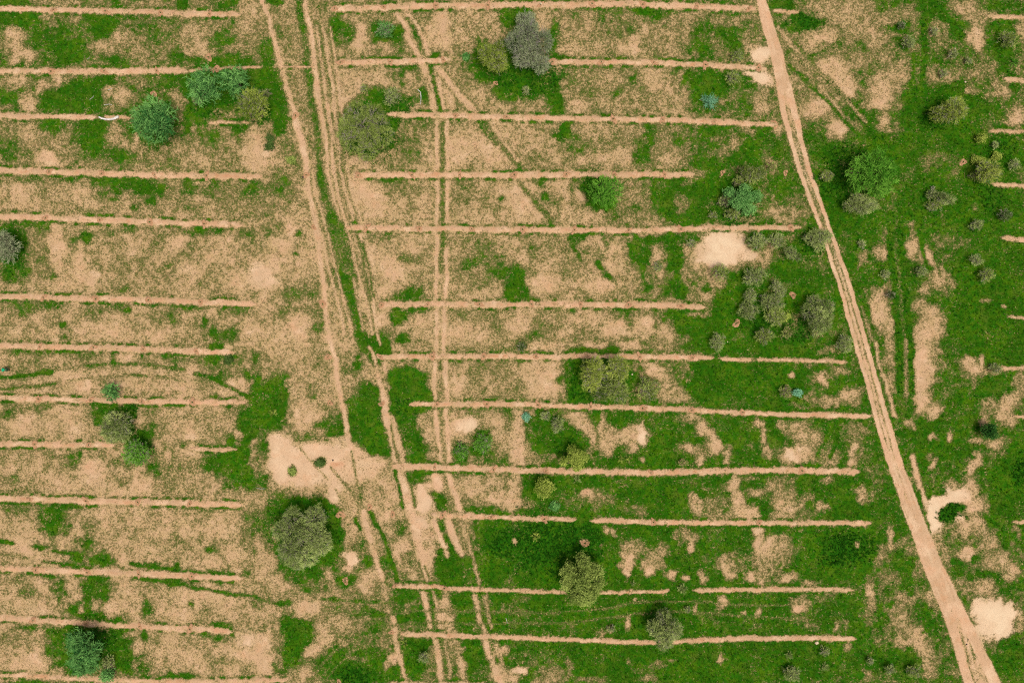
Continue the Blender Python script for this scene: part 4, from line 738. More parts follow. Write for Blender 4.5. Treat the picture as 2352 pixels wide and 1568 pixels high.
T("acacia_tree", 193, 1500, 43, 55, 'acacia', 'blue', "oval blue-green acacia near the lower left corner", "tree", h=4.0, dens=1.5,
  lobes=[(0,-.45,.55),(.1,.35,.55),(-.55,-.45,.36),(.5,-.2,.4),(-.3,.5,.45),(0,0,.5)])
T("broadleaf_tree", 1338, 1330, 54, 62, 'leafy', 'olive', "dark olive broad-leaved tree growing across a bare soil strip", "tree", h=5.0, dens=1.25,
  lobes=[(0,0,.45),(-.05,-.75,.22),(.1,-.55,.28),(-.55,-.25,.36),(.55,-.25,.34),(.65,.1,.28),(-.65,.25,.28),(.1,.6,.45),(-.25,.65,.32),(.45,.5,.3)])
T("thorn_tree", 1527, 1448, 40, 42, 'fuzzy', 'grey', "grey-olive tree overhanging the lowest bare soil strip", "tree", h=4.2, dens=1.2,
  lobes=[(0,-.65,.32),(-.5,-.1,.42),(.5,-.15,.42),(0,.15,.5),(-.1,.6,.36),(.6,.3,.3)])
T("thorn_tree", 1363, 858, 27, 37, 'fuzzy', 'yellow', "tallest yellow-olive tree of the clump between two strips", "tree", h=4.4, dens=1.1)
T("thorn_tree", 1418, 848, 24, 32, 'fuzzy', 'yellow', "yellow-olive tree right of the tallest one in the clump", "tree", h=4.0, dens=1.1)
T("thorn_tree", 1402, 900, 40, 26, 'fuzzy', 'olive', "low spreading olive-grey tree in front of the clump, by the strip", "tree", h=3.2, dens=.9,
  lobes=[(-.55,.2,.5),(.1,-.3,.5),(.5,.25,.5),(.55,-.5,.4)])
T("thorn_tree", 1320, 1053, 34, 32, 'leafy', 'yellow', "spiky yellow-green tree rooted on a bare soil strip", "tree", h=3.4, dens=.8,
  lobes=[(0,0,.5),(-.2,-.65,.3),(-.65,.25,.33),(.6,-.1,.42),(.2,.55,.4),(.1,-.3,.4)])
T("thorn_tree", 1251, 1121, 24, 25, 'leafy', 'yellow', "small yellow-green tree below the spiky one on the strip", "tree", h=2.8, dens=.9)
T("thorn_tree", 6, 566, 29, 33, 'fuzzy', 'smoke', "grey tree cut off by the left edge in dark grass", "tree", h=4.0)
T("thorn_tree", 268, 979, 38, 34, 'fuzzy', 'grey', "soft grey-green tree above the small round green one", "tree", h=3.0, dens=1.1)
T("bushy_tree", 317, 1039, 26, 27, 'fuzzy', 'bright', "small round grey-green tree at the broken soil strip", "tree", h=2.8, dens=1.4, pal2='greytwig')
T("thorn_tree", 2179, 253, 39, 31, 'fuzzy', 'yellow', "olive tree with open wiry branches at upper right", "tree", h=3.6,
  lobes=[(.3,-.3,.5),(-.45,.2,.45),(.3,.35,.48),(0,0,.5),(.7,.1,.33)])
T("thorn_tree", *crop(2240,300,7.328)(1690,955), 26, 24, 'fuzzy', 'yellow', "yellowish bushy tree at the end of a short strip on the right", "tree", h=2.6, dens=1.3)
T("thorn_tree", *crop(1780,640,6.533)(1740,960), 37, 43, 'fuzzy', 'grey', "largest grey thorn tree of the grove left of the road", "tree", h=3.4, dens=1.1,
  lobes=[(-.1,-.65,.36),(.55,-.5,.36),(-.6,-.15,.36),(.55,0,.38),(0,0,.4),(.35,.45,.36),(-.25,.35,.3),(.0,.75,.28)])
T("dense_tree", *q(3,2)(2035,820), 17, 17, 'leafy', 'dark', "small dense dark green tree at the right beside bare soil", "tree", h=2.6, dens=2.2)

# ---------------------------------------------------------------- shrubs
def sh(at, rx, ry, style, pal, label, **k):
    nm = k.pop('name', 'shrub'); return plant(nm, at[0], at[1], rx, ry, style, pal, label, k.pop('cat', 'shrub'), **k)
c4 = crop(1760, 540, 6.533); c5 = crop(1780, 640, 6.533); c6 = crop(2240, 20, 7.328); c7 = crop(2240, 300, 7.328)
c8 = crop(2240, 460, 6.17); c9 = crop(1780, 400, 5.6); c10 = crop(1900, 1560, 5.88)
f = 'fuzzy'
sh(c4(860,420), 22, 19, f, 'grey', "dim grey-green shrub at the right rim of the white sand patch", dens=.7)
sh(c4(1190,400), 17, 17, f, 'grey', "round grey shrub just below the end of a soil strip", dens=1.)
sh(c4(1430,620), 22, 16, f, 'grey', "slanting pale grey shrub between strip end and road", rot=35, lobes=[(-.3,0,.6),(.6,0,.36),(.1,0,.45)])
sh(c4(1870,380), 31, 24, f, 'grey', "spreading grey shrub hanging over the rut of the dirt road", h=2.4, lobes=[(-.6,.0,.36),(0,0,.45),(.3,-.4,.36),(.6,-.3,.33),(.1,.6,.3),(-.1,-.5,.3)])
sh(c4(260,930), 20, 17, f, 'olive', "olive shrub at the lower rim of the white sand patch", dens=.8)
sh(c4(820,1000), 25, 19, f, 'grey', "flat grey shrub at the top of the grove", dens=1.)
sh(c5(630,650), 15, 16, f, 'grey', "grey shrub at the left of the grove, upper of two")
sh(c5(590,890), 20, 22, f, 'grey', "grey shrub at the left of the grove, lower of two")
sh(c5(1040,480), 12, 12, f, 'grey', "small grey shrub at the top of the chain in the grove")
sh(c5(1130,580), 12, 12, f, 'grey', "small grey shrub linking the chain in the middle of the grove")
sh(c5(970,740), 26, 19, f, 'grey', "wide grey-green shrub in the middle of the grove", dens=1.1)
sh(c5(1040,990), 23, 20, f, 'olive', "grey shrub with yellowish foot in the lower middle of the grove", dens=1.1)
sh(c5(1215,985), 8, 8, 'leafy', 'yellow', "tiny yellow shrub at the side of the yellowish-footed one")
sh(c5(850,1310), 20, 16, f, 'olive', "lowest grey shrub of the grove", dens=1.1)
sh(c5(1230,1250), 12, 12, f, 'olive', "withered straw-coloured shrub right of the lowest grey one", pal2='drytwig')
sh(c5(90,1400), 15, 21, f, 'grey', "narrow grey-green shrub above the gap in a soil strip", dens=.9)
sh(c5(2170,1420), 17, 19, f, 'grey', "grey shrub right beside the dirt road below the grove")
sh(c6(2050,580), 22, 15, f, 'olive', "grey-green shrub below the topmost strip at the right edge", rot=25)
sh(c6(1030,850), 9, 9, f, 'grey', "small grey shrub in the grassy upper right, left of the bare triangle")
sh(c6(225,640), 13, 14, f, 'grey', "smoky grey shrub left of the green wheel marks at the top")
sh(c6(2200,990), 9, 9, 'spiky', 'bright', "green sprig near the right edge below the grey-green shrub")
sh(c6(1320,975), 6, 6, f, 'grey', "tiny grey shrub in a dark green spot at upper right")
sh(c6(695,430), 8, 8, f, 'grey', "tiny grey shrub just right of the green wheel marks")
sh(c6(870,1205), 7, 7, f, 'grey', "tiny grey shrub in straw grass at upper right")
sh(c6(90,330), 8, 8, f, 'weed', "small dark shrub in a green spot above the smoky one")
sh(c7(1560,340), 12, 10, 'leafy', 'yellow', "yellow-green shrub under the thin third strip on the right")
sh(c7(1800,460), 6, 7, f, 'grey', "tiny pale shrub right of the yellow-green shrub")
sh(c7(1860,660), 9, 9, 'leafy', 'yellow', "light green shrub above the yellowish bushy tree")
sh(c7(1500,740), 16, 9, 'leafy', 'yellow', "low flat yellow-green shrub beside the bare ant ring", h=.7)
sh(c7(1470,1020), 14, 10, f, 'olive', "brownish shrub leaning on the yellowish bushy tree", pal2='browntwig')
sh(c7(2170,820), 11, 11, f, 'grey', "grey shrub with a green side near the right edge")
sh(c8(690,200), 33, 12, f, 'grey', "fallen grey bush stretched along the grass on the right", rot=26, h=1.0, lobes=[(-.6,.2,.45),(0,0,.5),(.55,-.1,.5)], name="dead_bush", cat="dead bush")
sh(c8(590,330), 20, 10, f, 'olive', "low olive shrub under the fallen grey bush", h=.8)
sh(c8(600,100), 11, 9, 'spiky', 'greytwig', "thin pale twigs sticking out above the fallen grey bush", dens=.4)
sh(c8(1240,630), 13, 10, f, 'grey', "neat oval grey shrub in open grass on the right", dens=1.3)
sh(c8(1680,480), 15, 15, f, 'weed', "dark hollow shrub like a ring near the right edge", lobes=[(.5*math.cos(t_), .5*math.sin(t_), .36) for t_ in (0, 1.05, 2.1, 3.14, 4.2, 5.25)], dens=.8)
sh(c8(1230,1170), 15, 9, f, 'grey', "slanting wiry grey shrub, upper of two at the right", rot=42)
sh(c8(1390,1400), 17, 14, f, 'olive', "grey shrub with yellow tips, lower of two at the right", rot=-35)
sh(c8(390,1350), 12, 11, f, 'grey', "round grey shrub on the pale wedge between wheel marks", dens=1.3)
t31 = q(3,1)
sh(t31(540,55), 13, 11, f, 'olive', "small olive shrub between the road and the largest acacia", dens=1.2)
sh(t31(845,310), 38, 24, f, 'grey', "wide leafless grey shrub at the foot of the largest acacia", h=2.2, pal2='greytwig', dens=1.1, lobes=[(0,-.2,.5),(.5,.1,.45),(-.5,.0,.45),(.0,.5,.4),(-.2,-.6,.25)])
sh(t31(860,675), 8, 8, f, 'grey', "tiny grey shrub in a dark spot right of the road")
sh(t31(1075,950), 10, 10, f, 'grey', "grey shrub left of the green wheel marks, above the dim one")
sh(t31(1125,1140), 10, 9, f, 'weed', "dim dark shrub beside the green wheel marks")
t10 = q(1,0)
sh(t10(1185,270), 20, 17, f, 'leafy', "green and grey shrub in a dark green spot under the top strip")
sh(t10(1245,880), 19, 18, f, 'grey', "grey shrub in dark grass above the big grey-olive tree")
sh(t10(990,810), 7, 7, f, 'olive', "tiny olive shrub on bare sand above the big grey-olive tree")
sh(t10(125,1270), 9, 8, 'leafy', 'weed', "small dark plant on pale sand, upper of two left of the track", h=.5, dens=.6)
sh(t10(120,1340), 12, 9, 'leafy', 'weed', "small dark plant on pale sand, lower of two left of the track", h=.5, dens=.6)
sh(t10(1925,520), 6, 8, 'leafy', 'leafy', "small green tuft left of the yellow-olive tree", h=.4)
sh(t10(320,1470), 10, 7, 'leafy', 'olive', "flat green tuft beside the sandy left track", h=.4)
sh(t10(90,855), 9, 8, f, 'grey', "purple-grey dead bush at the tip of the pale yellow-green tree", pal2='browntwig', name="dead_bush", cat="dead bush")
t20 = q(2,0)
sh(t20(130,830), 7, 8, f, 'grey', "small dead grey bush in dark grass below the smoky tree", name="dead_bush", cat="dead bush")
sh(t20(2030,720), 16, 15, f, 'olive', "olive shrub left of the white sand at the road")
sh(t20(2065,510), 13, 12, f, 'olive', "grey-olive shrub in grass above the strip near the road")
sh(t20(1815,930), 20, 18, 'spiky', 'teal', "pale turquoise spiky shrub alone in dark grass", h=1.3, dens=1.6)
sh(q(0,0)(1805,920), 11, 8, f, 'grey', "purple-brown dead bush at the foot of the left acacia of the pair", pal2='browntwig', name="dead_bush", cat="dead bush")
sh(c9(560,215), 29, 23, f, 'olive', "grey-olive shrub above the green broad-leaved tree", h=2.4, lobes=[(-.35,-.4,.4),(.35,-.1,.45),(0,.2,.45),(.6,-.3,.33),(-.6,-.5,.25)])
sh(c9(370,305), 14, 9, f, 'olive', "brown shrub on the left of the grey-olive one", pal2='browntwig')
sh(c9(180,575), 14, 14, f, 'grey', "purple-grey shrub on the left side of the broad-leaved tree", pal2='browntwig')
sh(c9(285,750), 17, 11, f, 'olive', "grey shrub at the lower left of the broad-leaved tree")
sh(c9(15,775), 9, 6, f, 'olive', "small straw-grey shrub alone left of the broad-leaved tree")
sh(c9(840,95), 11, 8, f, 'olive', "withered pale shrub between the broad-leaved tree and the road", pal2='drytwig')
t21 = q(2,1)
sh(t21(1640,665), 10, 7, f, 'grey', "low grey shrub in the grass left of the white sand patch", h=.5)
sh(t21(1340,880), 10, 10, f, 'grey', "low grey shrub in the greyish bare streak", h=.5)
t02 = q(0,2)
sh(t02(1030,460), 19, 20, 'acacia', 'blue', "small dark blue-green bush on the edge of a strip at left", dens=1.6, h=1.8)
sh(t02(2105,170), 10, 9, 'leafy', 'weed', "dark green plant below the pointed strip end at left", h=.5)
t22 = q(2,2)
sh(t22(90,45), 10, 9, f, 'weed', "dark shrub just above a strip in the middle of the field", h=.7)
sh(t22(310,685), 10, 9, f, 'grey', "small purple-grey shrub, left of two below a strip")
sh(t22(420,760), 13, 19, f, 'grey', "tall narrow grey shrub, right of two below a strip")
sh(t22(130,690), 7, 8, 'leafy', 'teal', "tiny turquoise plant left of the two grey shrubs", h=.5)
sh(t22(1250,440), 25, 27, f, 'olive', "thin grey-olive shrub right of the yellow-olive clump", dens=.7)
sh(t22(600,1270), 10, 9, 'spiky', 'grey', "grey-green sprig just below the spiky tree on the strip", dens=.8)
sh(t22(1000,1070), 9, 9, 'spiky', 'yellow', "yellow-green sprig in the meadow right of the spiky tree", dens=.6)
sh(t22(1080,1095), 10, 8, 'spiky', 'yellow', "slanting yellow sprig beside the smaller meadow sprig", dens=.4)
sh(t22(1570,1110), 9, 8, f, 'olive', "withered tan shrub above the long lower strip", pal2='drytwig')
sh(t22(390,1510), 12, 10, 'leafy', 'leafy', "low bright green plant above the lower strip", h=.4)
t12 = q(1,2)
sh(t12(1885,1005), 15, 18, f, 'bright', "smaller of two low green shrubs on the pale sand", h=.9, dens=1.2)
sh(t12(2085,930), 19, 22, f, 'bright', "larger of two low green shrubs on the pale sand", h=1.1, dens=1.2, rot=30)
sh(t12(160,660), 9, 10, 'spiky', 'yellow', "yellow sprig in the dark grass patch left of the bare hollow", dens=.5)
sh(t12(330,1190), 10, 11, 'leafy', 'olive', "thin olive plant in the middle of the bare sandy hollow", h=.4, dens=.4)
sh(t12(590,1110), 11, 8, 'leafy', 'weed', "dark green plant at the top of the bare sandy hollow", h=.4)
t32 = q(3,2)
sh(t32(270,468), 11, 7, 'leafy', 'teal', "small turquoise bush in dark grass below a strip", h=.7, dens=1.5)
sh(t32(155,455), 12, 12, f, 'olive', "brown-grey shrub left of the small turquoise bush", pal2='browntwig')
sh(t32(2085,245), 13, 10, f, 'grey', "grey shrub where a thin strip starts at the right edge")
t13 = q(1,3)
sh(t13(1545,1325), 11, 12, f, 'grey', "round grey shrub in grass between two lower strips of track")
sh(t13(1370,1210), 8, 8, 'spiky', 'yellow', "pale sprig under the start of the lowest strip", dens=.5)
t23 = q(2,3)
sh(t23(1565,705), 11, 11, 'spiky', 'grey', "grey shrub standing in the gap of the lower strip", dens=1.4)
sh(t23(215,225), 11, 10, 'spiky', 'yellow', "pale green sprig in the weedy meadow", dens=.9)
sh(t23(1115,650), 6, 6, 'spiky', 'grey', "small pale sprig above the broken lower strip", dens=.6)
sh(t23(910,1060), 9, 7, f, 'grey', "low grey shrub between the pale wheel lines and the lowest strip", h=.5)
sh(t23(1610,885), 6, 5, f, 'grey', "tiny grey shrub between the two pale wheel lines")
sh(c10(470,720), 18, 16, f, 'grey', "grey-olive shrub near the bottom edge at right", dens=1.1)
sh(c10(440,470), 12, 9, 'spiky', 'grey', "slanting pale sprig above the grey-olive shrub at the bottom", dens=.9)
sh(c10(960,405), 9, 9, f, 'grey', "small grey-green shrub under the end of the lowest strip")
sh(c10(970,640), 9, 9, 'spiky', 'grey', "grey-green sprig below the small shrub at the strip end", dens=.9)
sh(c10(1625,540), 6, 7, f, 'grey', "tiny grey shrub in a dark spot near the bottom")
sh(c10(1920,670), 11, 10, f, 'grey', "grey shrub near the bottom, left of two before the road")
sh(c10(2265,690), 15, 13, f, 'olive', "grey-olive shrub near the bottom, nearest the road")
t03 = q(0,3)
sh(t03(1000,1370), 15, 11, f, 'grey', "purple-brown dead bush beside the oval acacia at lower left", rot=-50, pal2='browntwig', name="dead_bush", cat="dead bush", h=1.0)
sh(t03(990,1490), 17, 16, 'leafy', 'leafy', "bright green leafy shrub at the foot of the oval acacia", h=1.3)

# ---------------------------------------------------------------- log, sticks, stones
M_LOG = bark_mat("bleached_wood", (.42, .40, .37), (.66, .64, .60))
def stick(name, pts, r0, r1, label, cat, mat=M_LOG):
    P = np.array([[*W(*p[:2]), p[2]] for p in pts]); o = P[len(P)//2].copy(); o[2] = 0
    o[2] = float(ground_z(np.array([o[0]]), np.array([o[1]]))[0])
    P[:, 2] += 0; Q_ = P - np.array([o[0], o[1], 0])
    V, F = tubes([(Q_, np.linspace(r0, r1, len(Q_)))], 8)
    return tag(mesh_obj(name, V, F, mat, smooth=True, loc=o), label, cat)
stick("log", [(229,270,.12),(236,273,.11),(246,275,.10),(256,275,.11),(265,273,.13),(273,269,.16)], .11, .17, "white curved log lying at the broken soil strip", "log")
stick("dead_branch", [(249,207,.05),(254,206,.08),(258,204,.1)], .03, .02, "thin white branch on bare ground, upper of two left of the large acacia", "branch")
stick("dead_branch", [(240,242,.05),(252,240,.08),(258,241,.06)], .03, .02, "thin white branch on bare ground, lower of two left of the large acacia", "branch")
stick("dead_branch", [(966,240,.05),(967,224,.1),(966,212,.08),(960,207,.15)], .03, .06, "pale bent branch with a thick white end in dark grass", "branch")
stick("dead_branch", [(590,1120,.05),(600,1122,.08),(609,1121,.06)], .025, .02, "white forked twig beside the bare sandy hollow", "branch")
stick("dead_branch", [(1162,1418,.05),(1164,1424,.08),(1165,1430,.05)], .03, .02, "short white stick lying on the lower meadow", "branch")
stick("dead_branch", [(207,230,.05),(213,226,.1),(217,221,.08)], .02, .02, "pale stick in the deep grass left of the dead branches", "branch")
stick("dead_branch", [(201,137,.05),(207,134,.08)], .02, .02, "short pale stick in the grass of the second field", "branch")

def rock(px, py, r_, col, label, group=None):
    x, y = W(px, py); rr = np.random.default_rng(int(px*7+py))
    import bmesh
    bm = bmesh.new(); bmesh.ops.create_icosphere(bm, subdivisions=2, radius=1.)
    off = rr.random(3)*50
    for v in bm.verts:
        n_ = 1 + .35*(vn(np.array([v.co.x*.8+off[0]]), np.array([v.co.y*.8+v.co.z+off[1]]), .6, 95)[0]-.5)
        v.co = Vector((v.co.x*n_*r_*1.1, v.co.y*n_*r_*.9, v.co.z*n_*r_*.6))
    me = bpy.data.meshes.new("rock"); bm.to_mesh(me); bm.free(); me.materials.append(col)
    o = bpy.data.objects.new("rock", me); o.location = (x, y, float(ground_z(np.array([x]), np.array([y]))[0]) + r_*.25); COL.objects.link(o)
    return tag(o, label, "stone", group)
M_ROCKL = bark_mat("stone_pale", (.42, .33, .23), (.58, .48, .34)); M_ROCKD = bark_mat("stone_dark", (.035, .025, .022), (.075, .055, .048))
rock(*c10(840,275), .23, M_ROCKL, "pale round boulder in the grass just under the lowest strip")
rock(*c6(1262,1362), .13, M_ROCKL, "small white stone in grass right of the green wheel marks")
rock(*c6(1070,750), .10, M_ROCKL, "small white stone above the small grey shrub at upper right")
rock(*t10(2180,58), .13, M_ROCKD, "dark stone under the top strip between two basins")
rock(*t20(265,38), .20, M_ROCKL, "white stone on the top strip above the smoky tree")
rock(*t20(312,46), .12, M_ROCKD, "dark stone next to the white one on the top strip")
rock(*t12(1635,1145), .14, M_ROCKD, "dark stone on the strip where the third track crosses")
rock(*t12(705,1087), .12, M_ROCKD, "dark stone at the reddish spot in the sandy hollow")
rock(*t20(365,1085), .11, M_ROCKD, "dark stone on the strip left of the green patch")
rock(*t20(1410,1095), .11, M_ROCKD, "dark stone on the strip below the turquoise shrub")
rock(*q(3,3)(1840,1168), .12, M_ROCKD, "dark stone on the wide bottom end of the dirt road, upper of two")
rock(*q(3,3)(1828,1210), .13, M_ROCKD, "dark stone on the wide bottom end of the dirt road, lower of two")
rock(*q(3,2)(330,1185), .12, M_ROCKD, "dark stone near the right end of a long strip")
rock(*crop(1400,850,8.25)(1490,705), .12, M_ROCKL, "white stone at the edge of the yellow-olive clump")
rock(*q(1,1)(430,60), .13, M_ROCKD, "dark stone beside a basin on the sandy left track")
rock(*q(2,2)(1980,0), .08, M_ROCKL, "tiny pale stone in grass above a strip")

# ---------------------------------------------------------------- planting basins with seedlings
def soil_red():
    t = NT("dug_earth"); n = t.noise(t.obj(), 6., 4, .6); m = t.noise(t.obj(), 1.7, 2)
    return t.bsdf(t.mix(t.ss(n, .35, .65), (.30, .165, .085), t_mix(t, m)), .95, .05, t.bump(n, .05))
def t_mix(t, m): return t.mix(t.ss(m, .4, .6), (.40, .250, .140), (.32, .190, .105))
M_RED = soil_red()
def basin_mesh(seed):
    r = np.random.default_rng(seed); nr, na = 11, 28
    rad = np.linspace(0, .56, nr); th = np.arange(na)*2*math.pi/na
    wob = 1 + .20*np.sin(th*2 + r.random()*6) + .13*np.sin(th*3 + r.random()*6) + .10*r.normal(size=na)
    X = rad[:, None]*np.cos(th)*wob; Y = rad[:, None]*np.sin(th)*wob
    zz = .04*np.exp(-((rad-.33)/.11)**2) + .012; zz[-1] = -.03; zz[-2] = .012
    Z_ = zz[:, None]*(1 + .3*r.normal(size=(nr, na)))
    V = np.stack([X, Y, Z_], -1).reshape(-1, 3)
    i = np.arange(nr-1)[:, None]*na; j = np.arange(na)[None, :]; j2 = (j+1) % na
    return V, np.stack([i+j, i+na+j, i+na+j2, i+j2], -1).reshape(-1, 4)
V, F = basin_mesh(3)
basin0 = empty("planting_basin", (0, 0, 0))
soil0 = mesh_obj("soil_rim", V, F, M_RED, basin0, smooth=True)
soil_alt = []
for sd in (11, 23, 31, 47):
    V, F = basin_mesh(sd)
    o_ = mesh_obj("soil_rim", V, F, M_RED, smooth=True); soil_alt.append(o_.data); bpy.data.objects.remove(o_)
rr = np.random.default_rng(9); D = unit(rr.normal(size=(9, 3))*np.array([1, 1, .5]) + np.array([0, 0, .6]))
Q, TT = twig_quads(rr, np.zeros((9, 3)) + np.array([0, 0, .03]), D, .10 + .12*rr.random(9), np.full(9, .035), 3, .5)
seed0 = quad_obj("seedling", Q, rr.random(9)[TT], PAL['dark'], basin0)
GB = "seedling basins along the bare soil strips"
LB_ = "small reddish earth basin with a seedling set in a bare soil strip"
ROWS = [(0,[125,243,368,480]),(1,[120,240,360]),(2,[495]),(7,[115,235,355,475]),(8,[105,230,345,470]),(9,[98,220,343,463]),(10,[90,215,332,453]),(11,[88,208,328,445]),
 (12,[80,205]),(14,[72,200,320,438]),(15,[85,203,320,443]),(16,[78,200,322,437]),(18,[768,881,1001,1121,1241,1359,1476,1599,1719]),(20,[782,896,1018]),(21,[1268,1381,1501,1619,1742]),
 (22,[1046,1163,1409,1521,1639]),(23,[823,946,1056,1181,1301,1411,1526]),(24,[843,963,1083,1201,1319,1444,1564,1815]),(25,[876,981,1101,1221,1334,1444,1564]),(26,[873,993,1111,1231,1351,1469,1590]),
 (28,[1003,1118,1236,1356,1476,1589,1705]),(29,[998,1133,1254,1495,1839]),(30,[1016,1128,1250]),(31,[1500,1742]),(32,[908,1021])]
spots = []
for k, xs in ROWS:
    P = np.array(STRIPS[k][0], float)
    for xx in xs: spots.append((xx, float(np.interp(xx, P[:, 0], P[:, 1])), LB_, GB))
for (c, r_, u, v, lab) in [
 (1,1,46,4,"reddish basin on the sandy left track, uppermost of its column"), (1,1,53,52,"reddish basin on the sandy left track, second of its column"),
 (1,1,61,122,"reddish basin on the sandy left track, third of its column"), (1,2,66,14,"broad faint basin beside the sandy left track"),
 (1,2,68,56,"orange basin left of the track beside the dark grass patch"), (1,3,77,2,"orange basin at the corner of the big grey-green tree's grass"),
 (1,3,82,63,"pale ring basin in a green patch below the big grey-green tree"), (1,3,125,2,"basin between the two sandy tracks above the lower meadow"),
 (1,0,220,76,"orange basin in dark grass under the yellow-olive tree"), (0,0,191,52,"pale basin in the grass above the acacia pair"),
 (0,0,141,86,"pale ring basin above the large round acacia"), (2,1,193,2,"pale ring basin left of the grey-olive shrub"),
 (2,1,206,140,"reddish ring basin at the lower left of the grove"), (3,1,23,114,"reddish ring basin between grove and largest grey thorn tree"),
 (3,1,16,2,"pale basin near the road beside the withered shrub"), (3,0,6,114,"pale basin just left of the road"),
 (3,0,179,149,"bare grey ring in the grass at the far right"), (1,2,115,57,"reddish basin on the track through the dark grass patch"),
 (1,3,76,155,"reddish basin at the bottom edge"), (1,0,36,106,"red-brown basin on the sandy track near the top"),
 (1,2,104,152,"red basin left of the wide sandy track"), (1,3,124,110,"reddish basin where the sandy track meets the lowest strip"),
 (2,3,67,28,"bare orange basin in the weeds above the olive tree")]:
    spots.append((588*c + 2.502*u, 392.3*r_ + 2.502*v, lab, None))
for i, (px, py, lab, grp) in enumerate(spots):
    x, y = W(px, py)
    if i == 0: b_ = basin0
    else:
        b_ = basin0.copy(); COL.objects.link(b_)
        for ch in (soil0, seed0):
            c_ = ch.copy(); COL.objects.link(c_); c_.parent = b_
            if ch is soil0 and i % 5: c_.data = soil_alt[i % 5 - 1]
        if 'group' in b_: del b_['group']
    b_.location = (x, y, float(ground_z(np.array([x]), np.array([y]))[0]) + (.10 if grp else .012))
    b_.rotation_euler = (0, 0, (i*2.4) % 6.28); s_ = (.80 + .35*((i*37 % 10)/10)) if grp else (.60 + .45*((i*37 % 10)/10))
    b_.scale = (s_*1.1 if grp else s_, s_ if not grp else s_*.6, .9)
    tag(b_, lab, "planting basin", grp)
# ---------------------------------------------------------------- the person stooping over the dry grass at the left edge
def skinned(name, joints, edges, mat, parent, sub=1):
    me = bpy.data.meshes.new(name); me.from_pydata([j[:3] for j in joints], edges, []); me.materials.append(mat)
    o = bpy.data.objects.new(name, me); COL.objects.link(o); o.parent = parent
    o.modifiers.new("Skin", 'SKIN'); 
    if not me.skin_vertices: return o
    for i, sv in enumerate(me.skin_vertices[0].data):
        sv.radius = (joints[i][3], joints[i][4] if len(joints[i]) > 4 else joints[i][3]); sv.use_root = (i == 0)
    m = o.modifiers.new("Subdivision", 'SUBSURF'); m.levels = sub; m.render_levels = sub
    return o
def flat(name, a, b):
    return bark_mat(name, a, b)
px_, py_ = W(19.5, 848.5)
per = tag(empty("person", (px_, py_, float(ground_z(np.array([px_]), np.array([py_]))[0]))), "person in a green top stooping forward over the dry grass at the left edge", "person")
M_SKIN = flat("skin", (.10, .055, .035), (.13, .07, .045)); M_SHIRT = flat("green_cloth", (.010, .26, .115), (.02, .33, .15))
M_TROU = flat("dark_green_cloth", (.006, .045, .022), (.012, .07, .035)); M_HAIR = flat("black_hair", (.006, .005, .005), (.012, .010, .009))
J = [(.02,0,.80,.11,.13),(-.13,0,.86,.105,.13),(-.30,0,.92,.11,.15),(-.42,0,.94,.06),(-.50,0,.93,.075),(-.58,0,.90,.09),(-.62,0,.83,.06)]
E = [(i, i+1) for i in range(6)]
def add(par, pts):
    for p in pts:
        J.append(p); E.append((par, len(J)-1)); par = len(J)-1
    return par
for s in (1, -1):
    add(0, [(.04,s*.10,.74,.085),(-.03,s*.12,.42,.058),(.06,s*.12,.09,.042),(.0,s*.13,.035,.04),(-.10,s*.14,.03,.03)])
    hnd = add(2, [(-.32,s*.19,.88,.055),(-.36,s*.24,.64,.04),(-.46,s*.18,.42,.03),(-.49,s*.16,.36,.034)])
    for k in range(4):
        oy = (k-1.5)*.02; l_ = [.065,.08,.075,.06][k]
        add(hnd, [(-.505,s*.16+oy,.32,.009),(-.515+.0*k,s*.16+oy,.32-l_*.5,.008),(-.505,s*.16+oy,.32-l_,.007)])
    add(hnd, [(-.46,s*.13,.34,.010),(-.455,s*.115,.31,.008)])
skinned("body", J, E, M_SKIN, per)
J2 = [(.06,0,.80,.15,.17),(-.13,0,.87,.14,.17),(-.30,0,.93,.145,.18),(-.38,0,.945,.10)]; E2 = [(0,1),(1,2),(2,3)]
for s in (1, -1):
    J2 += [(-.32,s*.20,.88,.085),(-.355,s*.245,.68,.07)]; E2 += [(2, len(J2)-2), (len(J2)-2, len(J2)-1)]
skinned("shirt", J2, E2, M_SHIRT, per)
J3 = [(.05,0,.76,.14,.15)]; E3 = []
for s in (1, -1):
    n_ = len(J3); J3 += [(.04,s*.11,.68,.105),(-.03,s*.12,.42,.08),(.06,s*.12,.12,.062)]; E3 += [(0, n_), (n_, n_+1), (n_+1, n_+2)]
skinned("trousers", J3, E3, M_TROU, per)
skinned("hair", [(-.50,0,.975,.08),(-.57,0,.965,.098),(-.655,0,.90,.07)], [(0,1),(1,2)], M_HAIR, per, 2)
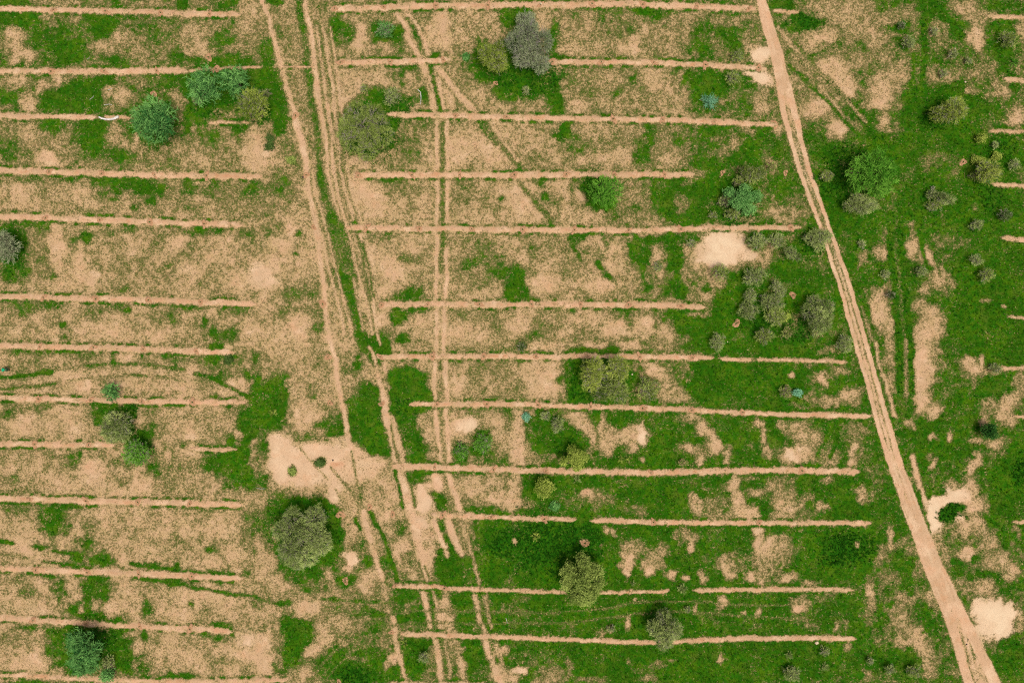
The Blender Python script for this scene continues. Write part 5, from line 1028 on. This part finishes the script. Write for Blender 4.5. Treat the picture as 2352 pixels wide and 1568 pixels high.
# ---------------------------------------------------------------- grass: real blades wherever the cover map says it grows
def tufts(name, n, accept, h0, h1, wd, blades, mat, seed):
    r = np.random.default_rng(seed)
    x = (r.random(n)-.5)*2*78; y = (r.random(n)-.5)*2*54.5
    g = samp(G, x, y); k = r.random(n) < accept(g, samp(Lm, x, y), x, y); x, y = x[k], y[k]
    n = len(x); hh = h0 + (h1-h0)*r.random(n)
    tint = np.clip(.15 + .6*fbm(x, y, 3., 131, 3) + .35*(r.random(n)-.5), 0, 1)
    X = np.repeat(x, blades) + r.normal(size=n*blades)*.035; Y = np.repeat(y, blades) + r.normal(size=n*blades)*.035
    hb = np.repeat(hh, blades)*(.7+.6*r.random(n*blades)); th = r.random(n*blades)*6.283; lean = .35 + .75*r.random(n*blades)
    b0 = ground_z(X, Y)
    dx, dy = np.cos(th), np.sin(th); w2 = wd*(.7+.6*r.random(n*blades))
    A = np.stack([X-dy*w2, Y+dx*w2, b0-.01], -1); B = np.stack([X+dy*w2, Y-dx*w2, b0-.01], -1)
    C_ = np.stack([X+dx*hb*lean, Y+dy*hb*lean, b0+hb], -1)
    V = np.stack([A, B, C_], 1).reshape(-1, 3)
    m = n*blades
    o = mesh_obj(name, V, np.arange(m*3).reshape(-1, 3), mat, attrs=dict(tint=np.repeat(tint, blades*3)))
    return o
M_GRASS = leaf_mat("grass_blades", (.013, .074, .001), (.060, .138, .005))
M_DRY = leaf_mat("dry_blades", (.24, .17, .06), (.50, .38, .15))
M_WEED = leaf_mat("weed_leaves", (.009, .068, .002), (.034, .150, .008))
tag(tufts("grass", 420000, lambda g, l, x, y: sstep(.35, .95, g)*(1-.6*l), .08, .22, .022, 3, M_GRASS, 301), "green meadow grass growing between the bare soil strips", "grass", kind='stuff')
tag(tufts("dry_grass", 260000, lambda g, l, x, y: sstep(.02, .25, g)*(1-sstep(.55, .9, g)), .06, .18, .018, 2, M_DRY, 302), "dry straw-coloured grass thinly covering the sandy ground", "dry grass", kind='stuff')
tag(tufts("weeds", 260000, lambda g, l, x, y: l*.9 + .03*(g > .9), .12, .35, .06, 4, M_WEED, 303), "dense dark broad-leaved weeds in the lush patches", "weeds", kind='stuff')  # also fills the dark patches that stand in for crown shade
